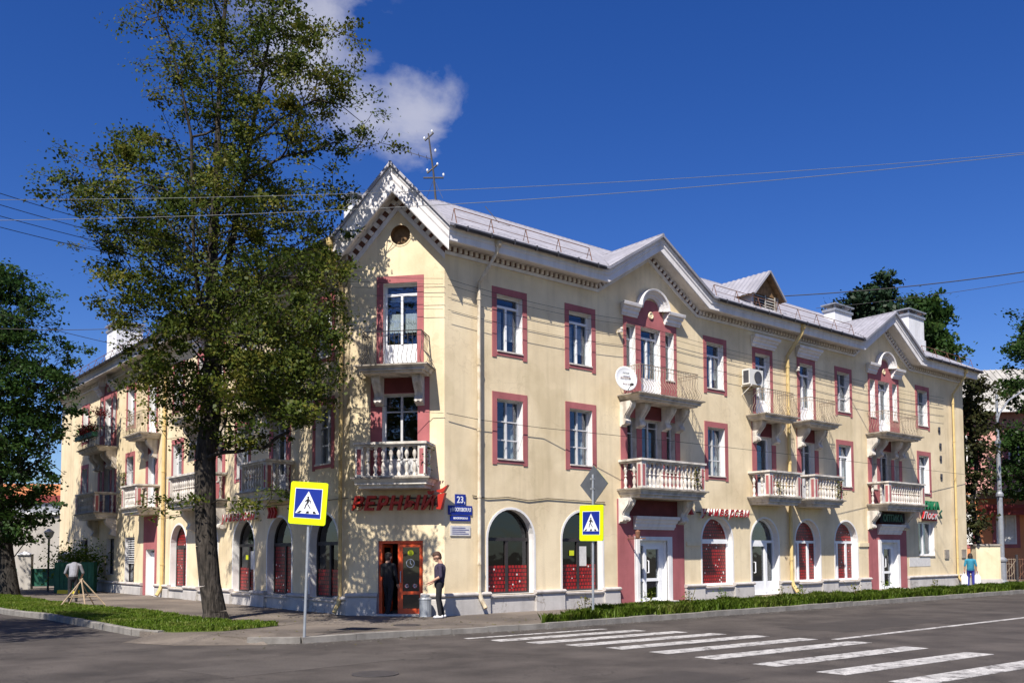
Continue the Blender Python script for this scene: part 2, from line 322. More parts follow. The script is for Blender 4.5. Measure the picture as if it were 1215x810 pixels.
# ---------------------------------------------------------------- mesh helpers
class G:
    """collects shapes, then makes ONE mesh"""
    def __init__(s): s.v, s.f, s.mi = [], [], []
    def add(s, vs, fs, m=0):
        o = len(s.v); s.v += [tuple(map(float, p)) for p in vs]; s.f += [tuple(o + i for i in f) for f in fs]; s.mi += [m] * len(fs); return s
    def box(s, x0, x1, y0, y1, z0, z1, m=0):
        v = [(x0, y0, z0), (x1, y0, z0), (x1, y1, z0), (x0, y1, z0), (x0, y0, z1), (x1, y0, z1), (x1, y1, z1), (x0, y1, z1)]
        return s.add(v, [(0, 3, 2, 1), (4, 5, 6, 7), (0, 1, 5, 4), (1, 2, 6, 5), (2, 3, 7, 6), (3, 0, 4, 7)], m)
    def prism(s, poly, lo, hi, axis='y', m=0):
        """polygon extruded along an axis; poly pts are (x,z) for y, (x,y) for z, (y,z) for x"""
        def P(p, h):
            return {'y': (p[0], h, p[1]), 'z': (p[0], p[1], h), 'x': (h, p[0], p[1])}[axis]
        n = len(poly); v = [P(p, lo) for p in poly] + [P(p, hi) for p in poly]
        fs = [(i, (i + 1) % n, n + (i + 1) % n, n + i) for i in range(n)]
        s.add(v, fs, m)
        tris = tessellate_polygon([[Vector((p[0], p[1], 0)) for p in poly]])
        s.add(v, [t for t in tris] + [tuple(n + i for i in reversed(t)) for t in tris], m); return s
    def plate(s, outer, holes, y0, y1, m=0, rims=True):
        """flat plate in x,z with holes; front at y0, back edge at y1"""
        rings = [[Vector((p[0], p[1], 0)) for p in r] for r in [outer] + holes]
        flat = [p for r in rings for p in r]
        s.add([(p.x, y0, p.y) for p in flat], [tuple(t) for t in tessellate_polygon(rings)], m)
        if rims:
            for r in rings:
                n = len(r); v = [(p.x, y0, p.y) for p in r] + [(p.x, y1, p.y) for p in r]
                s.add(v, [(i, (i + 1) % n, n + (i + 1) % n, n + i) for i in range(n)], m)
        return s
    def lathe(s, prof, n=10, m=0, c=(0, 0, 0), cap=True):
        v = []; k = len(prof)
        for i in range(n):
            a = 2 * math.pi * i / n
            for r, z in prof: v.append((c[0] + r * math.cos(a), c[1] + r * math.sin(a), c[2] + z))
        fs = [(i * k + j, ((i + 1) % n) * k + j, ((i + 1) % n) * k + j + 1, i * k + j + 1) for i in range(n) for j in range(k - 1)]
        if cap: fs += [tuple(i * k + k - 1 for i in range(n)), tuple(i * k for i in reversed(range(n)))]
        return s.add(v, fs, m)
    def tube(s, pts, r, n=6, m=0, cap=True):
        pts = [Vector(p) for p in pts]; rs = r if isinstance(r, (list, tuple)) else [r] * len(pts)
        v = []; prev = None
        for i, p in enumerate(pts):
            t = (pts[min(i + 1, len(pts) - 1)] - pts[max(i - 1, 0)])
            t = t.normalized() if t.length > 1e-9 else Vector((0, 0, 1))
            if prev is None: a = t.orthogonal().normalized()
            else:
                a = prev - t * prev.dot(t); a = a.normalized() if a.length > 1e-6 else t.orthogonal().normalized()
            prev = a; b = t.cross(a)
            for k in range(n):
                an = 2 * math.pi * k / n; v.append(p + (a * math.cos(an) + b * math.sin(an)) * rs[i])
        fs = [(i * n + k, i * n + (k + 1) % n, (i + 1) * n + (k + 1) % n, (i + 1) * n + k) for i in range(len(pts) - 1) for k in range(n)]
        if cap: fs += [tuple(range(n)), tuple((len(pts) - 1) * n + k for k in range(n))]
        return s.add(v, fs, m)
    def sweep(s, prof, path, kl=0.0, kr=0.0, m=0, close=True):
        """profile [(outward, down)] along a path [(x,z)] left to right, mitred; ends cut at x0-kl*out and x1+kr*out"""
        rows = [[(x, -o, z) for x, z in offset_path(path, d, path[0][0] - kl * o, path[-1][0] + kr * o)] for o, d in prof]
        n = len(path); v = [p for r in rows for p in r]
        fs = [(j * n + i, j * n + i + 1, (j + 1) * n + i + 1, (j + 1) * n + i) for j in range(len(prof) - 1) for i in range(n - 1)]
        s.add(v, fs, m)
        if close:
            s.add([r[0] for r in rows], [tuple(range(len(rows)))], m); s.add([r[-1] for r in rows], [tuple(range(len(rows)))], m)
        return s
    def mesh(s, name, *mats, smooth=False):
        me = bpy.data.meshes.new(name); me.from_pydata(s.v, [], s.f)
        for mt in mats: me.materials.append(MATS[mt])
        if len(mats) > 1: me.polygons.foreach_set('material_index', s.mi)
        if smooth: me.polygons.foreach_set('use_smooth', [True] * len(me.polygons))
        bm = bmesh.new(); bm.from_mesh(me); bmesh.ops.recalc_face_normals(bm, faces=bm.faces); bm.to_mesh(me); bm.free()
        me.update(); return me

def offset_path(path, d, x0=None, x1=None):
    segs = []
    for (ax, az), (bx, bz) in zip(path[:-1], path[1:]):
        l = math.hypot(bx - ax, bz - az); nx, nzv = (bz - az) / l, -(bx - ax) / l
        segs.append(((ax + nx * d, az + nzv * d), (bx + nx * d, bz + nzv * d)))
    def at_x(sg, x):
        (ax, az), (bx, bz) = sg
        if abs(bx - ax) < 1e-6: return (x, az)
        t = (x - ax) / (bx - ax); return (x, az + t * (bz - az))
    out = [at_x(segs[0], x0) if x0 is not None else segs[0][0]]
    for s1, s2 in zip(segs[:-1], segs[1:]):
        (ax, az), (bx, bz) = s1; (cx, cz), (dx, dz) = s2
        den = (bx - ax) * (dz - cz) - (bz - az) * (dx - cx)
        if abs(den) < 1e-9: out.append((bx, bz)); continue
        t = ((cx - ax) * (dz - cz) - (cz - az) * (dx - cx)) / den
        out.append((ax + t * (bx - ax), az + t * (bz - az)))
    out.append(at_x(segs[-1], x1) if x1 is not None else segs[-1][1])
    return out

def obj(name, me, parent=None, loc=(0, 0, 0), rz=0.0, rot=None, scale=None):
    o = bpy.data.objects.new(name, me); COL.objects.link(o)
    o.location = loc; o.rotation_euler = rot if rot else (0, 0, rz)
    if scale: o.scale = scale
    if parent: o.parent = parent
    return o
def thing(name, label, cat, loc=(0, 0, 0), rz=0.0, group=None):
    o = bpy.data.objects.new(name, None); COL.objects.link(o); o.location = loc; o.rotation_euler = (0, 0, rz)
    o.empty_display_size = .2
    return tag(o, label, cat, group)
def tag(o, label=None, cat=None, group=None, kind=None):
    if label: o['label'] = label
    if cat: o['category'] = cat
    if group: o['group'] = group
    if kind: o['kind'] = kind
    return o

class Fac:
    """a street front: u runs along the wall from the chamfer, off outwards; mesh frame x right, y inward, z up"""
    def __init__(s, org, d, nor, sg):
        s.org, s.d, s.n, s.sg = np.array(org), np.array(d), np.array(nor), sg
        x = s.d * sg; s.rz = math.atan2(x[1], x[0])
    def P(s, u, off=0.0, z=0.0):
        p = s.org + u * s.d + off * s.n; return (float(p[0]), float(p[1]), float(z))
    def put(s, name, me, parent, u=0.0, off=0.0, z=0.0): return obj(name, me, parent, s.P(u, off, z), s.rz)
FR = Fac(A, DR, (DR[1], -DR[0]), 1)
FC = Fac(A, DC, (-DC[1], DC[0]), -1)
FL = Fac(B, DL, (-DL[1], DL[0]), -1)
LZ = -.10        # the left wing's storeys sit slightly lower

def RP(u, off, z=0.0): return FR.P(u, off, z)

# ================================================================ THE CORNER APARTMENT BUILDING
BASE = (float(A[0]), float(A[1]), 0.0)
BLD = thing('apartment_building', 'three-storey cream corner apartment building with pink window frames, balconies and grey gabled roof', 'building', BASE)
_INV = Matrix.Translation((-BASE[0], -BASE[1], 0))
def part(name, me, fac=None, u=0.0, off=0.0, z=0.0, kind=None):
    o = obj(name, me, BLD, fac.P(u, off, z) if fac else (0, 0, 0), fac.rz if fac else 0.0)
    o.matrix_parent_inverse = _INV
    if kind: o['kind'] = kind
    return o
def sub(name, me, parent, loc=(0, 0, 0), rz=0.0): return obj(name, me, parent, loc, rz)

HOLES = {FR: [], FC: [], FL: []}
CACHE = {}
def cached(key, fn):
    if key not in CACHE: CACHE[key] = fn()
    return CACHE[key]
def zof(fac): return LZ if fac is FL else 0.0
def rect(x0, x1, z0, z1): return [(x0, z0), (x1, z0), (x1, z1), (x0, z1)]
def arch_ring(xc, hw, z0, zs, n=16, r=None):
    r = r or hw
    return [(xc - hw, z0), (xc + hw, z0)] + [(xc + hw * math.cos(math.pi * i / n), zs + r * math.sin(math.pi * i / n)) for i in range(n + 1)]

def reveal_mesh(ring, y0, y1, m):
    g = G(); n = len(ring); v = [(p[0], y0, p[1]) for p in ring] + [(p[0], y1, p[1]) for p in ring]
    g.add(v, [(i, (i + 1) % n, n + (i + 1) % n, n + i) for i in range(n)]); return g.mesh('reveal', m)
def pane_mesh(w, h, m='glass'):
    return cached(('pane', round(w, 3), round(h, 3), m), lambda: G().box(-w / 2, w / 2, -.004, .004, 0, h).mesh('pane', m))
def curtain_mesh(w, h, seed):
    def mk():
        g = G(); n = 18; r = random.Random(seed); v = []
        ph = r.random() * 6
        for i in range(n + 1):
            x = -w / 2 + w * i / n; y = .03 * math.sin(i * 1.9 + ph) + .015 * math.sin(i * .9)
            v += [(x, y, 0), (x * .97, y * .7, h)]
        g.add(v, [(2 * i, 2 * i + 2, 2 * i + 3, 2 * i + 1) for i in range(n)]); return g.mesh('curtain', 'curtain', smooth=True)
    return cached(('cur', round(w, 2), round(h, 2), seed), mk)

def frame_mesh(w, h, rows, fm, fw, panel):
    """rows from the bottom: (height, columns); first 'panel' metres are solid"""
    g = G(); y0, y1 = .19, .26
    g.box(-w / 2, -w / 2 + fw, y0, y1, 0, h); g.box(w / 2 - fw, w / 2, y0, y1, 0, h)
    g.box(-w / 2 + fw, w / 2 - fw, y0, y1, 0, fw); g.box(-w / 2 + fw, w / 2 - fw, y0, y1, h - fw, h)
    if panel: g.box(-w / 2 + fw, w / 2 - fw, y0 + .02, y1 - .02, fw, panel)
    cells = []; z = max(panel, fw) if panel else fw
    for k, (rh, nc) in enumerate(rows):
        ztop = h - fw if k == len(rows) - 1 else z + rh
        cw = (w - 2 * fw) / nc; mb = fw * .85
        if nc == 2: g.box(-mb * .62, mb * .62, y0 - .015, y1 - .004, z, ztop)
        for c in range(nc):
            xa = -w / 2 + fw + cw * c; cells.append((xa + cw / 2, z, cw, ztop - z))
        z = ztop
        if k < len(rows) - 1:
            bh = .07 if nc != rows[k + 1][1] else .035
            g.box(-w / 2 + fw, w / 2 - fw, y0 - (.02 if bh > .05 else 0) + .004, y1 - .008, z - bh / 2, z + bh / 2)
    return g.mesh('window', fm), cells

def window(fac, u, z0, w, h, rows, fm='pvc', fw=.06, panel=0.0, surround=None, sill=True, curtain=None, depth=.27, glass='glass', rev='white_paint', name='window'):
    z0 = z0 + zof(fac)
    x = fac.sg * u
    HOLES[fac].append(rect(x - w / 2, x + w / 2, z0, z0 + h))
    me, cells = cached(('win', w, h, tuple(rows), fm, fw, panel), lambda: frame_mesh(w, h, rows, fm, fw, panel))
    o = part(name, me, fac, u, 0, z0)
    sub('reveal', cached(('rev', w, h, depth, rev), lambda: reveal_mesh(rect(-w / 2, w / 2, 0, h), -.001, depth, rev)), o)
    for cx, cz, cw, ch in cells: sub('pane', pane_mesh(cw, ch, glass), o, (cx, .225, cz))
    if sill:
        sub('sill', cached(('sill', w), lambda: G().box(-w / 2 + .004, w / 2 - .004, -.05, .19, -.012, .03).mesh('sill', 'old_white')), o)
    if surround:
        sub('surround', cached(('sur', w, h, tuple(surround)), lambda: surround_mesh(w, h, *surround)), o)
    if curtain:
        for (cx, cz, cw, ch) in curtain: sub('curtain', curtain_mesh(cw, ch, int(u * 10)), o, (cx, .36, cz))
    return o
def surround_mesh(w, h, side, top, bot, ear, m='pink'):
    """painted plaster band round an opening, with small ears at its feet"""
    X, e = w / 2 + side, .16
    outer = [(-X, -bot - ear), (-X + e, -bot - ear), (-X + e, -bot), (X - e, -bot), (X - e, -bot - ear), (X, -bot - ear), (X, h + top), (-X, h + top)]
    return G().plate(outer, [rect(-w / 2, w / 2, 0, h)], -.022, 0).mesh('surround', m)

def film_ring_mesh(ring):
    return G().plate(ring, [], 0, .006, rims=False).mesh('window_film', 'film_red')
def arch_window(fac, u, kind, hw=.875, z0=.54, zs=2.13, rm='white_paint'):
    """kinds: dark_low (dark frame, red film below), red_full, red_white (white frame, red film), white_door, red_high"""
    z = zof(fac); x = fac.sg * u; d = .30
    if kind == 'white_door': zb = .12
    else: zb = z0
    HOLES[fac].append([(p[0], p[1] + z) for p in arch_ring(x, hw, zb, zs)])
    fm = 'dark_frame' if kind in ('dark_low', 'red_high', 'red_mid') else 'pvc'
    fw = .055 if fm == 'dark_frame' else .075; ztr = 2.13
    def mk():
        g = G(); y0, y1 = .22, .29
        ro, ri = arch_ring(0, hw, zb, zs), arch_ring(0, hw - fw, zb + fw, zs)
        g.plate(ro, [ri], y0, y1)
        xi = hw - fw
        g.box(-xi, xi, y0 - .02, y1 - .004, ztr - .05, ztr + .05)
        if kind == 'red_full': g.box(-xi, xi, y0 - .06, y0 + .0, ztr - .09, ztr + .07)
        cols = []
        if kind in ('dark_low', 'red_high', 'red_mid'):
            g.box(-.045, .045, y0 - .01, y1 - .006, zb + fw, ztr - .05); cols = [(-xi, 0), (0, xi)]
        elif kind == 'red_white':
            for xx in (-.40, .30): g.box(xx - .06, xx + .06, y0 - .02, y1 - .006, zb + fw, ztr - .05)
            cols = [(-xi, -.40), (-.40, .30), (.30, xi)]
        elif kind == 'white_door':
            for xx in (-.62, .32): g.box(xx - .07, xx + .07, y0 - .03, y1 - .006, zb + fw, ztr - .05)
            g.box(-.55, xi, y0 - .01, y1 - .02, zb + fw, .62); g.box(-.55, .25, y0 - .028, y1 - .008, ztr - .18, ztr - .05)
            cols = [(-xi, -.62), (-.62, .32), (.32, xi)]
        else: cols = [(-xi, xi)]
        return g.mesh('arched_window', fm), cols, xi
    me, cols, xi = cached(('aw', kind, hw), mk)
    o = part('arched_door' if kind == 'white_door' else 'arched_window', me, fac, u, 0, z)
    sub('reveal', cached(('arev', hw, zb, rm), lambda: reveal_mesh(arch_ring(0, hw, zb, zs), -.001, .30, rm)), o)
    gm = 'glass_dark' if fm == 'dark_frame' else 'glass'
    for a, b in cols: sub('pane', pane_mesh(b - a, ztr - zb - fw, gm), o, ((a + b) / 2, .265, zb + fw))
    sub('pane', cached(('half', hw, gm), lambda: G().prism([(xi * math.cos(math.pi * i / 12), zs + xi * math.sin(math.pi * i / 12)) for i in range(13)], .262, .268).mesh('pane', gm)), o)
    if kind in ('dark_low', 'red_high'):
        ft = 1.36 if kind == 'dark_low' else 2.08
        for a, b in cols: sub('window_film', cached(('film', round(a, 2), round(b, 2), ft), lambda: film_ring_mesh(rect(a + .03, b - .03, zb + fw, ft))), o, (0, .245, 0))
    elif kind in ('red_full', 'red_white', 'red_mid'):
        for a, b in cols: sub('window_film', cached(('film2', round(a, 2), round(b, 2), kind), lambda: film_ring_mesh(rect(a + .01, b - .01, zb + fw, ztr - .04))), o, (0, .245, 0))
        sub('window_film', cached(('film3', hw), lambda: film_ring_mesh([(xi * math.cos(math.pi * i / 12), ztr + .04 + (xi - .03) * math.sin(math.pi * i / 12)) for i in range(13)])), o, (0, .245, 0))
    sub('surround', cached(('asur', hw, zb), lambda: G().plate(arch_ring(0, hw + .07, zb, zs), [arch_ring(0, hw, zb + .002, zs)], -.014, 0).mesh('surround', 'white_paint')), o)
    if kind == 'white_door':
        sub('door_handle', cached('dh', lambda: G().tube([(-.48, .17, .95), (-.48, .10, .95), (-.48, .10, 1.35), (-.48, .17, 1.35)], .022, 6).mesh('door_handle', 'pvc')), o)
    if kind == 'dark_low' and hw < .9:
        for (px, pz, pw, ph, pm) in ((.22, 1.62, .34, .62, 'plate_white'), (-.25, 1.72, .2, .16, 'sticker_yellow')):
            if abs(u - 5.31) < .1 or (fac is FL and u > 5): sub('poster', G().box(px - pw / 2, px + pw / 2, .236, .240, pz - ph / 2, pz + ph / 2).mesh('poster', pm), o)
    return o

# ---------------- balconies
BR_PROF = [(0, 0), (-.46, 0), (-.48, -.09), (-.44, -.20), (-.32, -.33), (-.21, -.45), (-.18, -.56), (-.24, -.62), (-.25, -.70), (-.19, -.76), (-.08, -.77), (-.05, -.82), (0, -.82)]
def bracket_mesh(w=.26, s=1.0):
    def mk():
        g = G(); g.prism([(y * s, z * s) for y, z in BR_PROF], -w / 2, w / 2, 'x')
        for xx in (-w * .28, w * .28): g.prism([(y * s - .012, z * s - .03) for y, z in BR_PROF[1:9]] + [(0, -.7 * s), (0, -.03)], xx - .025, xx + .025, 'x')
        return g.mesh('bracket', 'old_white')
    return cached(('br', w, s), mk)
BAL_PROF = [(.062, 0), (.062, .05), (.035, .07), (.040, .12), (.062, .21), (.055, .28), (.026, .36), (.026, .385), (.05, .40), (.05, .43), (.026, .445), (.026, .47), (.055, .55), (.062, .61), (.040, .69), (.035, .73), (.062, .75), (.062, .80)]
def baluster_mesh(): return cached('bal', lambda: G().lathe(BAL_PROF, 7, cap=False).mesh('baluster', 'old_white', smooth=True))
def slab_mesh(hw, depth, kind):
    g = G()
    lip, body, low = (.05, .20, .30) if kind == 'balustrade' else (.04, .15, .21)
    g.box(-hw - .14, hw + .14, -depth - .10, 0, -lip, 0, 1)
    o1 = [(-hw - .09, -depth - .05), (hw + .09, -depth - .05), (hw, -depth + .04), (-hw, -depth + .04)]
    v = [(-hw - .09, 0, -lip), (-hw - .09, -depth - .05, -lip), (hw + .09, -depth - .05, -lip), (hw + .09, 0, -lip),
         (-hw + .02, 0, -body), (-hw + .02, -depth + .06, -body), (hw - .02, -depth + .06, -body), (hw - .02, 0, -body)]
    g.add(v, [(0, 1, 5, 4), (1, 2, 6, 5), (2, 3, 7, 6), (4, 5, 6, 7)], 0)
    g.box(-hw - .03, hw + .03, -depth - .0, 0, -body - .004, -body + .03, 0)
    g.box(-hw + .05, hw - .05, -depth + .09, 0, -low, -body - .004, 0)
    return g.mesh('balcony', 'old_white', 'slab_edge')
def iron_rail_mesh(hw, depth, m):
    g = G(); ht = .93
    prof = [(0, ht), (0, .70), (-.025, .55), (-.01, .43), (.09, .30), (.155, .19), (.12, .08), (0, .03)]
    X, Y = hw - .06, depth - .06
    def bar(px, py, nx, ny): g.tube([(px + nx * o, py + ny * o, z) for o, z in prof], .0085, 4, cap=False)
    nf = int(2 * X / .125)
    for i in range(nf + 1): bar(-X + 2 * X * i / nf, -Y, 0, -1)
    ns = int(Y / .14)
    for i in range(1, ns + 1):
        for sx in (-1, 1): bar(sx * X, -Y + Y * i / (ns + 1), sx, 0)
    for z, r in ((ht, .016), (.80, .009), (.03, .012)):
        g.tube([(-X, 0, z), (-X, -Y, z), (X, -Y, z), (X, 0, z)], r, 4)
    for sx in (-1, 1):
        for k in range(5):
            a0 = [(sx * X, -Y + .06 + .11 * k + .04 * math.cos(t), .865 + .04 * math.sin(t)) for t in np.linspace(0, 6.28, 8)]
            g.tube(a0, .006, 3, cap=False)
    return g.mesh('railing', m)
def balcony(fac, u, hw, z, kind, depth=.9, brackets=(), iron='iron_tan', bs=1.0, bw=.26, side_n=2):
    zz = z + zof(fac)
    o = part('balcony', cached(('slab', hw, depth, kind), lambda: slab_mesh(hw, depth, kind)), fac, u, 0, zz)
    if kind == 'iron':
        sub('railing', cached(('rail', hw, depth, iron), lambda: iron_rail_mesh(hw, depth, iron)), o)
    else:
        X, Y, pw = hw - .10, depth - .08, .21
        def rail():
            g = G()
            for zz0, zz1, e in ((.83, .88, -.01), (.884, .95, .05)):
                g.box(-X - pw / 2 - e, X + pw / 2 + e, -Y - pw / 2 - e, -Y + pw / 2 + e, zz0, zz1)
                for sx in (-1, 1): g.box(sx * X - pw / 2 - e, sx * X + pw / 2 + e, -Y + pw / 2 + e, 0, zz0, zz1)
            g.box(-X + pw / 2, X - pw / 2, -Y - .08, -Y + .08, 0, .034)
            return g.mesh('rail', 'old_white')
        sub('rail', cached(('brail', hw, depth), rail), o)
        def post():
            g = G(); g.box(-pw / 2, pw / 2, -pw / 2, pw / 2, 0, .83); return g.mesh('post', 'old_white')
        pm = cached(('post', pw), post)
        pan = cached(('panel', pw), lambda: G().box(-.058, .058, -.004, .004, .07, .76).mesh('panel', 'pink'))
        for sx in (-1, 1):
            sub('post', pm, o, (sx * X, -Y, 0))
            sub('panel', pan, o, (sx * X, -Y - pw / 2, 0)); sub('panel', pan, o, (sx * (X + pw / 2), -Y, 0), rad(90))
        nb = max(3, int((2 * X - pw - .08) / .185))
        for i in range(nb):
            xx = -X + pw / 2 + (2 * X - pw) * (i + .5) / nb; sub('baluster', baluster_mesh(), o, (xx, -Y, .034))
        for sx in (-1, 1):
            for i in range(side_n):
                sub('baluster', baluster_mesh(), o, (sx * X, -Y + pw / 2 + (Y - pw / 2) * (i + .55) / side_n, .0))
    for bx in brackets:
        sub('bracket', bracket_mesh(bw, bs), o, (bx, 0, -.21 if kind == 'iron' else -.30))
    return o

# ---------------- hoods over bays
HOOD = [(0, .42), (.07, .42), (.09, .36), (.13, .33), (.14, .24), (.20, .20), (.22, .13), (.29, .10), (.31, .02), (.31, 0), (0, 0)]
def arch_path(hw, zf, r, rz, n=12):
    return [(-hw, zf), (-r, zf)] + [(-r * math.cos(math.pi * i / n), zf + .04 + rz * math.sin(math.pi * i / n)) for i in range(1, n)] + [(r, zf), (hw, zf)]
def hood_mesh():
    prof = [(o * .95, d) for o, d in HOOD]
    g = G(); hw, r = 1.45, .72
    g.sweep(prof, [(-hw, .42), (-r + .02, .42)], kl=.35); g.sweep(prof, [(r - .02, .42), (hw, .42)], kr=.35)
    arc = [(-r * math.cos(math.pi * i / 16), .40 + r * .92 * math.sin(math.pi * i / 16)) for i in range(17)]
    rows = []
    for o, d in prof:
        k = (r - d * .72) / r; rows.append([(x * k, -o - .012, .40 + (z - .40) * k) for x, z in arc])
    n = 17; v = [p for rr in rows for p in rr]
    g.add(v, [(j * n + i, j * n + i + 1, (j + 1) * n + i + 1, (j + 1) * n + i) for j in range(len(prof) - 1) for i in range(n - 1)])
    return g.mesh('hood', 'cornice')

W3 = [(1.33, 2), (.3, 1)]                 # casements below, one light above
W2 = [(.55, 2), (.55, 2), (.6, 2)]
W3b = [(1.18, 1), (.4, 1)]
def std_windows(fac, u, st3='W3', st2='W2', cur=True, w=1.0):
    r3, f3 = {'W3': (W3, 'pvc'), 'old': (W2, 'old_frame'), 'pvc': ([(1.2, 2), (.3, 1)], 'pvc')}[st3]
    r2, f2 = {'W2': (W2, 'old_frame'), 'pvc': ([(1.25, 2), (.4, 1)], 'pvc'), 'old': (W2, 'old_frame')}[st2]
    c3 = [(-.25, .10, .46, 1.2), (.27, .45, .42, .85)] if cur else None
    c2 = [(.3, .06, .35, 1.6), (-.32, .06, .28, 1.6)] if cur else None
    window(fac, u, 7.65, w, 1.71, r3, f3, surround=(.17, .20, .11, .07), curtain=c3)
    window(fac, u, 4.46, w, 1.79, r2, f2, fw=.055, surround=(.17, .20, .10, .05), curtain=c2)

SUR_ARCH = None
def triple_bay(fac, u, fl3='iron', iron='iron_tan', ground=None):
    """the pedimented triple window with its two balconies"""
    z = zof(fac)
    hood = None
    # third floor
    rws = [(1.35, 2), (.35, 1)]
    d3 = window(fac, u, 6.895, 1.0, 2.46, rws, 'pvc', panel=.78, sill=False, curtain=[(.2, .8, .4, 1.3)], name='balcony_door')
    for s in (-1, 1): window(fac, u + s * .98, 7.65, .46, 1.71, [(1.2, 1), (.4, 1)], 'pvc', fw=.05, curtain=None)
    def sur3():
        n = 12; r = .66
        outer = [(-1.34, 0), (1.34, 0), (1.34, 2.72), (r, 2.74)] + [(r * math.cos(math.pi * i / n), 2.80 + r * .95 * math.sin(math.pi * i / n)) for i in range(1, n)] + [(-r, 2.74), (-1.34, 2.72)]
        return G().plate(outer, [rect(-.5, .5, .001, 2.46), rect(-1.21, -.75, .755, 2.465), rect(.75, 1.21, .755, 2.465)], -.022, 0).mesh('surround', 'pink')
    sub('surround', cached('sur3', sur3), d3)
    sub('hood', cached('hood', hood_mesh), d3, (0, 0, 2.70))
    sub('rosette', cached('ros', lambda: G().lathe([(.0, 0), (.13, 0), (.13, .02), (.10, .045), (.07, .02), (0, .025)], 16).mesh('rosette', 'cream')), d3, (0, -.022, 2.90)).rotation_euler = (rad(90), 0, 0)
    balcony(fac, u, 1.52, 6.89, 'iron', .9, (-1.40, -.68, .62, 1.33), iron, bw=.27)
    # second floor
    d2 = window(fac, u, 3.805, 1.0, 2.40, [(1.45, 2), (.45, 2)], 'old_frame', panel=.7, sill=False, name='balcony_door', rev='old_white')
    for s in (-1, 1): window(fac, u + s * .98, 4.46, .46, 1.75, [(1.2, 1), (.4, 1)], 'old_frame', fw=.05, rev='old_white')
    sub('surround', cached('sur2', lambda: G().plate(rect(-1.52, 1.46, 0, 2.87), [rect(-.5, .5, .001, 2.40), rect(-1.21, -.75, .655, 2.405), rect(.75, 1.21, .655, 2.405)], -.022, 0).mesh('surround', 'pink')), d2)
    sub('panel', cached('mp1', lambda: G().box(-.52, .50, -.030, -.0225, 2.42, 2.86).mesh('panel', 'maroon')), d2)
    balcony(fac, u, 1.58, 3.80, 'balustrade', .95, (-1.50, 1.42), bw=.34)
    if ground:
        hl = [ground(fac, u)] if callable(ground) else []

def single_bay(fac, u, hood=True, iron='iron_tan', st2='pvc', hw=.98, hw2=1.0):
    d3 = window(fac, u, 6.895, .96, 2.46, [(1.30, 2), (.4, 1)], 'pvc', panel=.72, sill=False, curtain=[(.22, .75, .4, 1.3)], name='balcony_door')
    sub('surround', cached('s3', lambda: G().plate(rect(-.65, .65, 0, 2.66), [rect(-.48, .48, .001, 2.46)], -.022, 0).mesh('surround', 'pink')), d3)
    if hood:
        sub('hood', cached('fh', lambda: G().sweep(HOOD, [(-.72, .42), (.72, .42)], .4, .4).mesh('hood', 'cornice')), d3, (0, 0, 2.67))
    balcony(fac, u, hw, 6.89, 'iron', .8, (-.62, .62), iron)
    fm, rws = ('pvc', [(1.5, 1)]) if st2 == 'pvc' else ('old_frame', [(1.35, 2), (.35, 2)])
    d2 = window(fac, u, 3.805, .98, 2.34, rws, fm, fw=.09, panel=.6, sill=False, name='balcony_door')
    sub('surround', cached('s2', lambda: G().plate(rect(-.77, .77, 0, 2.87), [rect(-.49, .49, .001, 2.34)], -.022, 0).mesh('surround', 'pink')), d2)
    sub('panel', cached('mp2', lambda: G().box(-.49, .49, -.030, -.0225, 2.36, 2.86).mesh('panel', 'maroon')), d2)
    balcony(fac, u, hw2, 3.80, 'balustrade', .9, ())

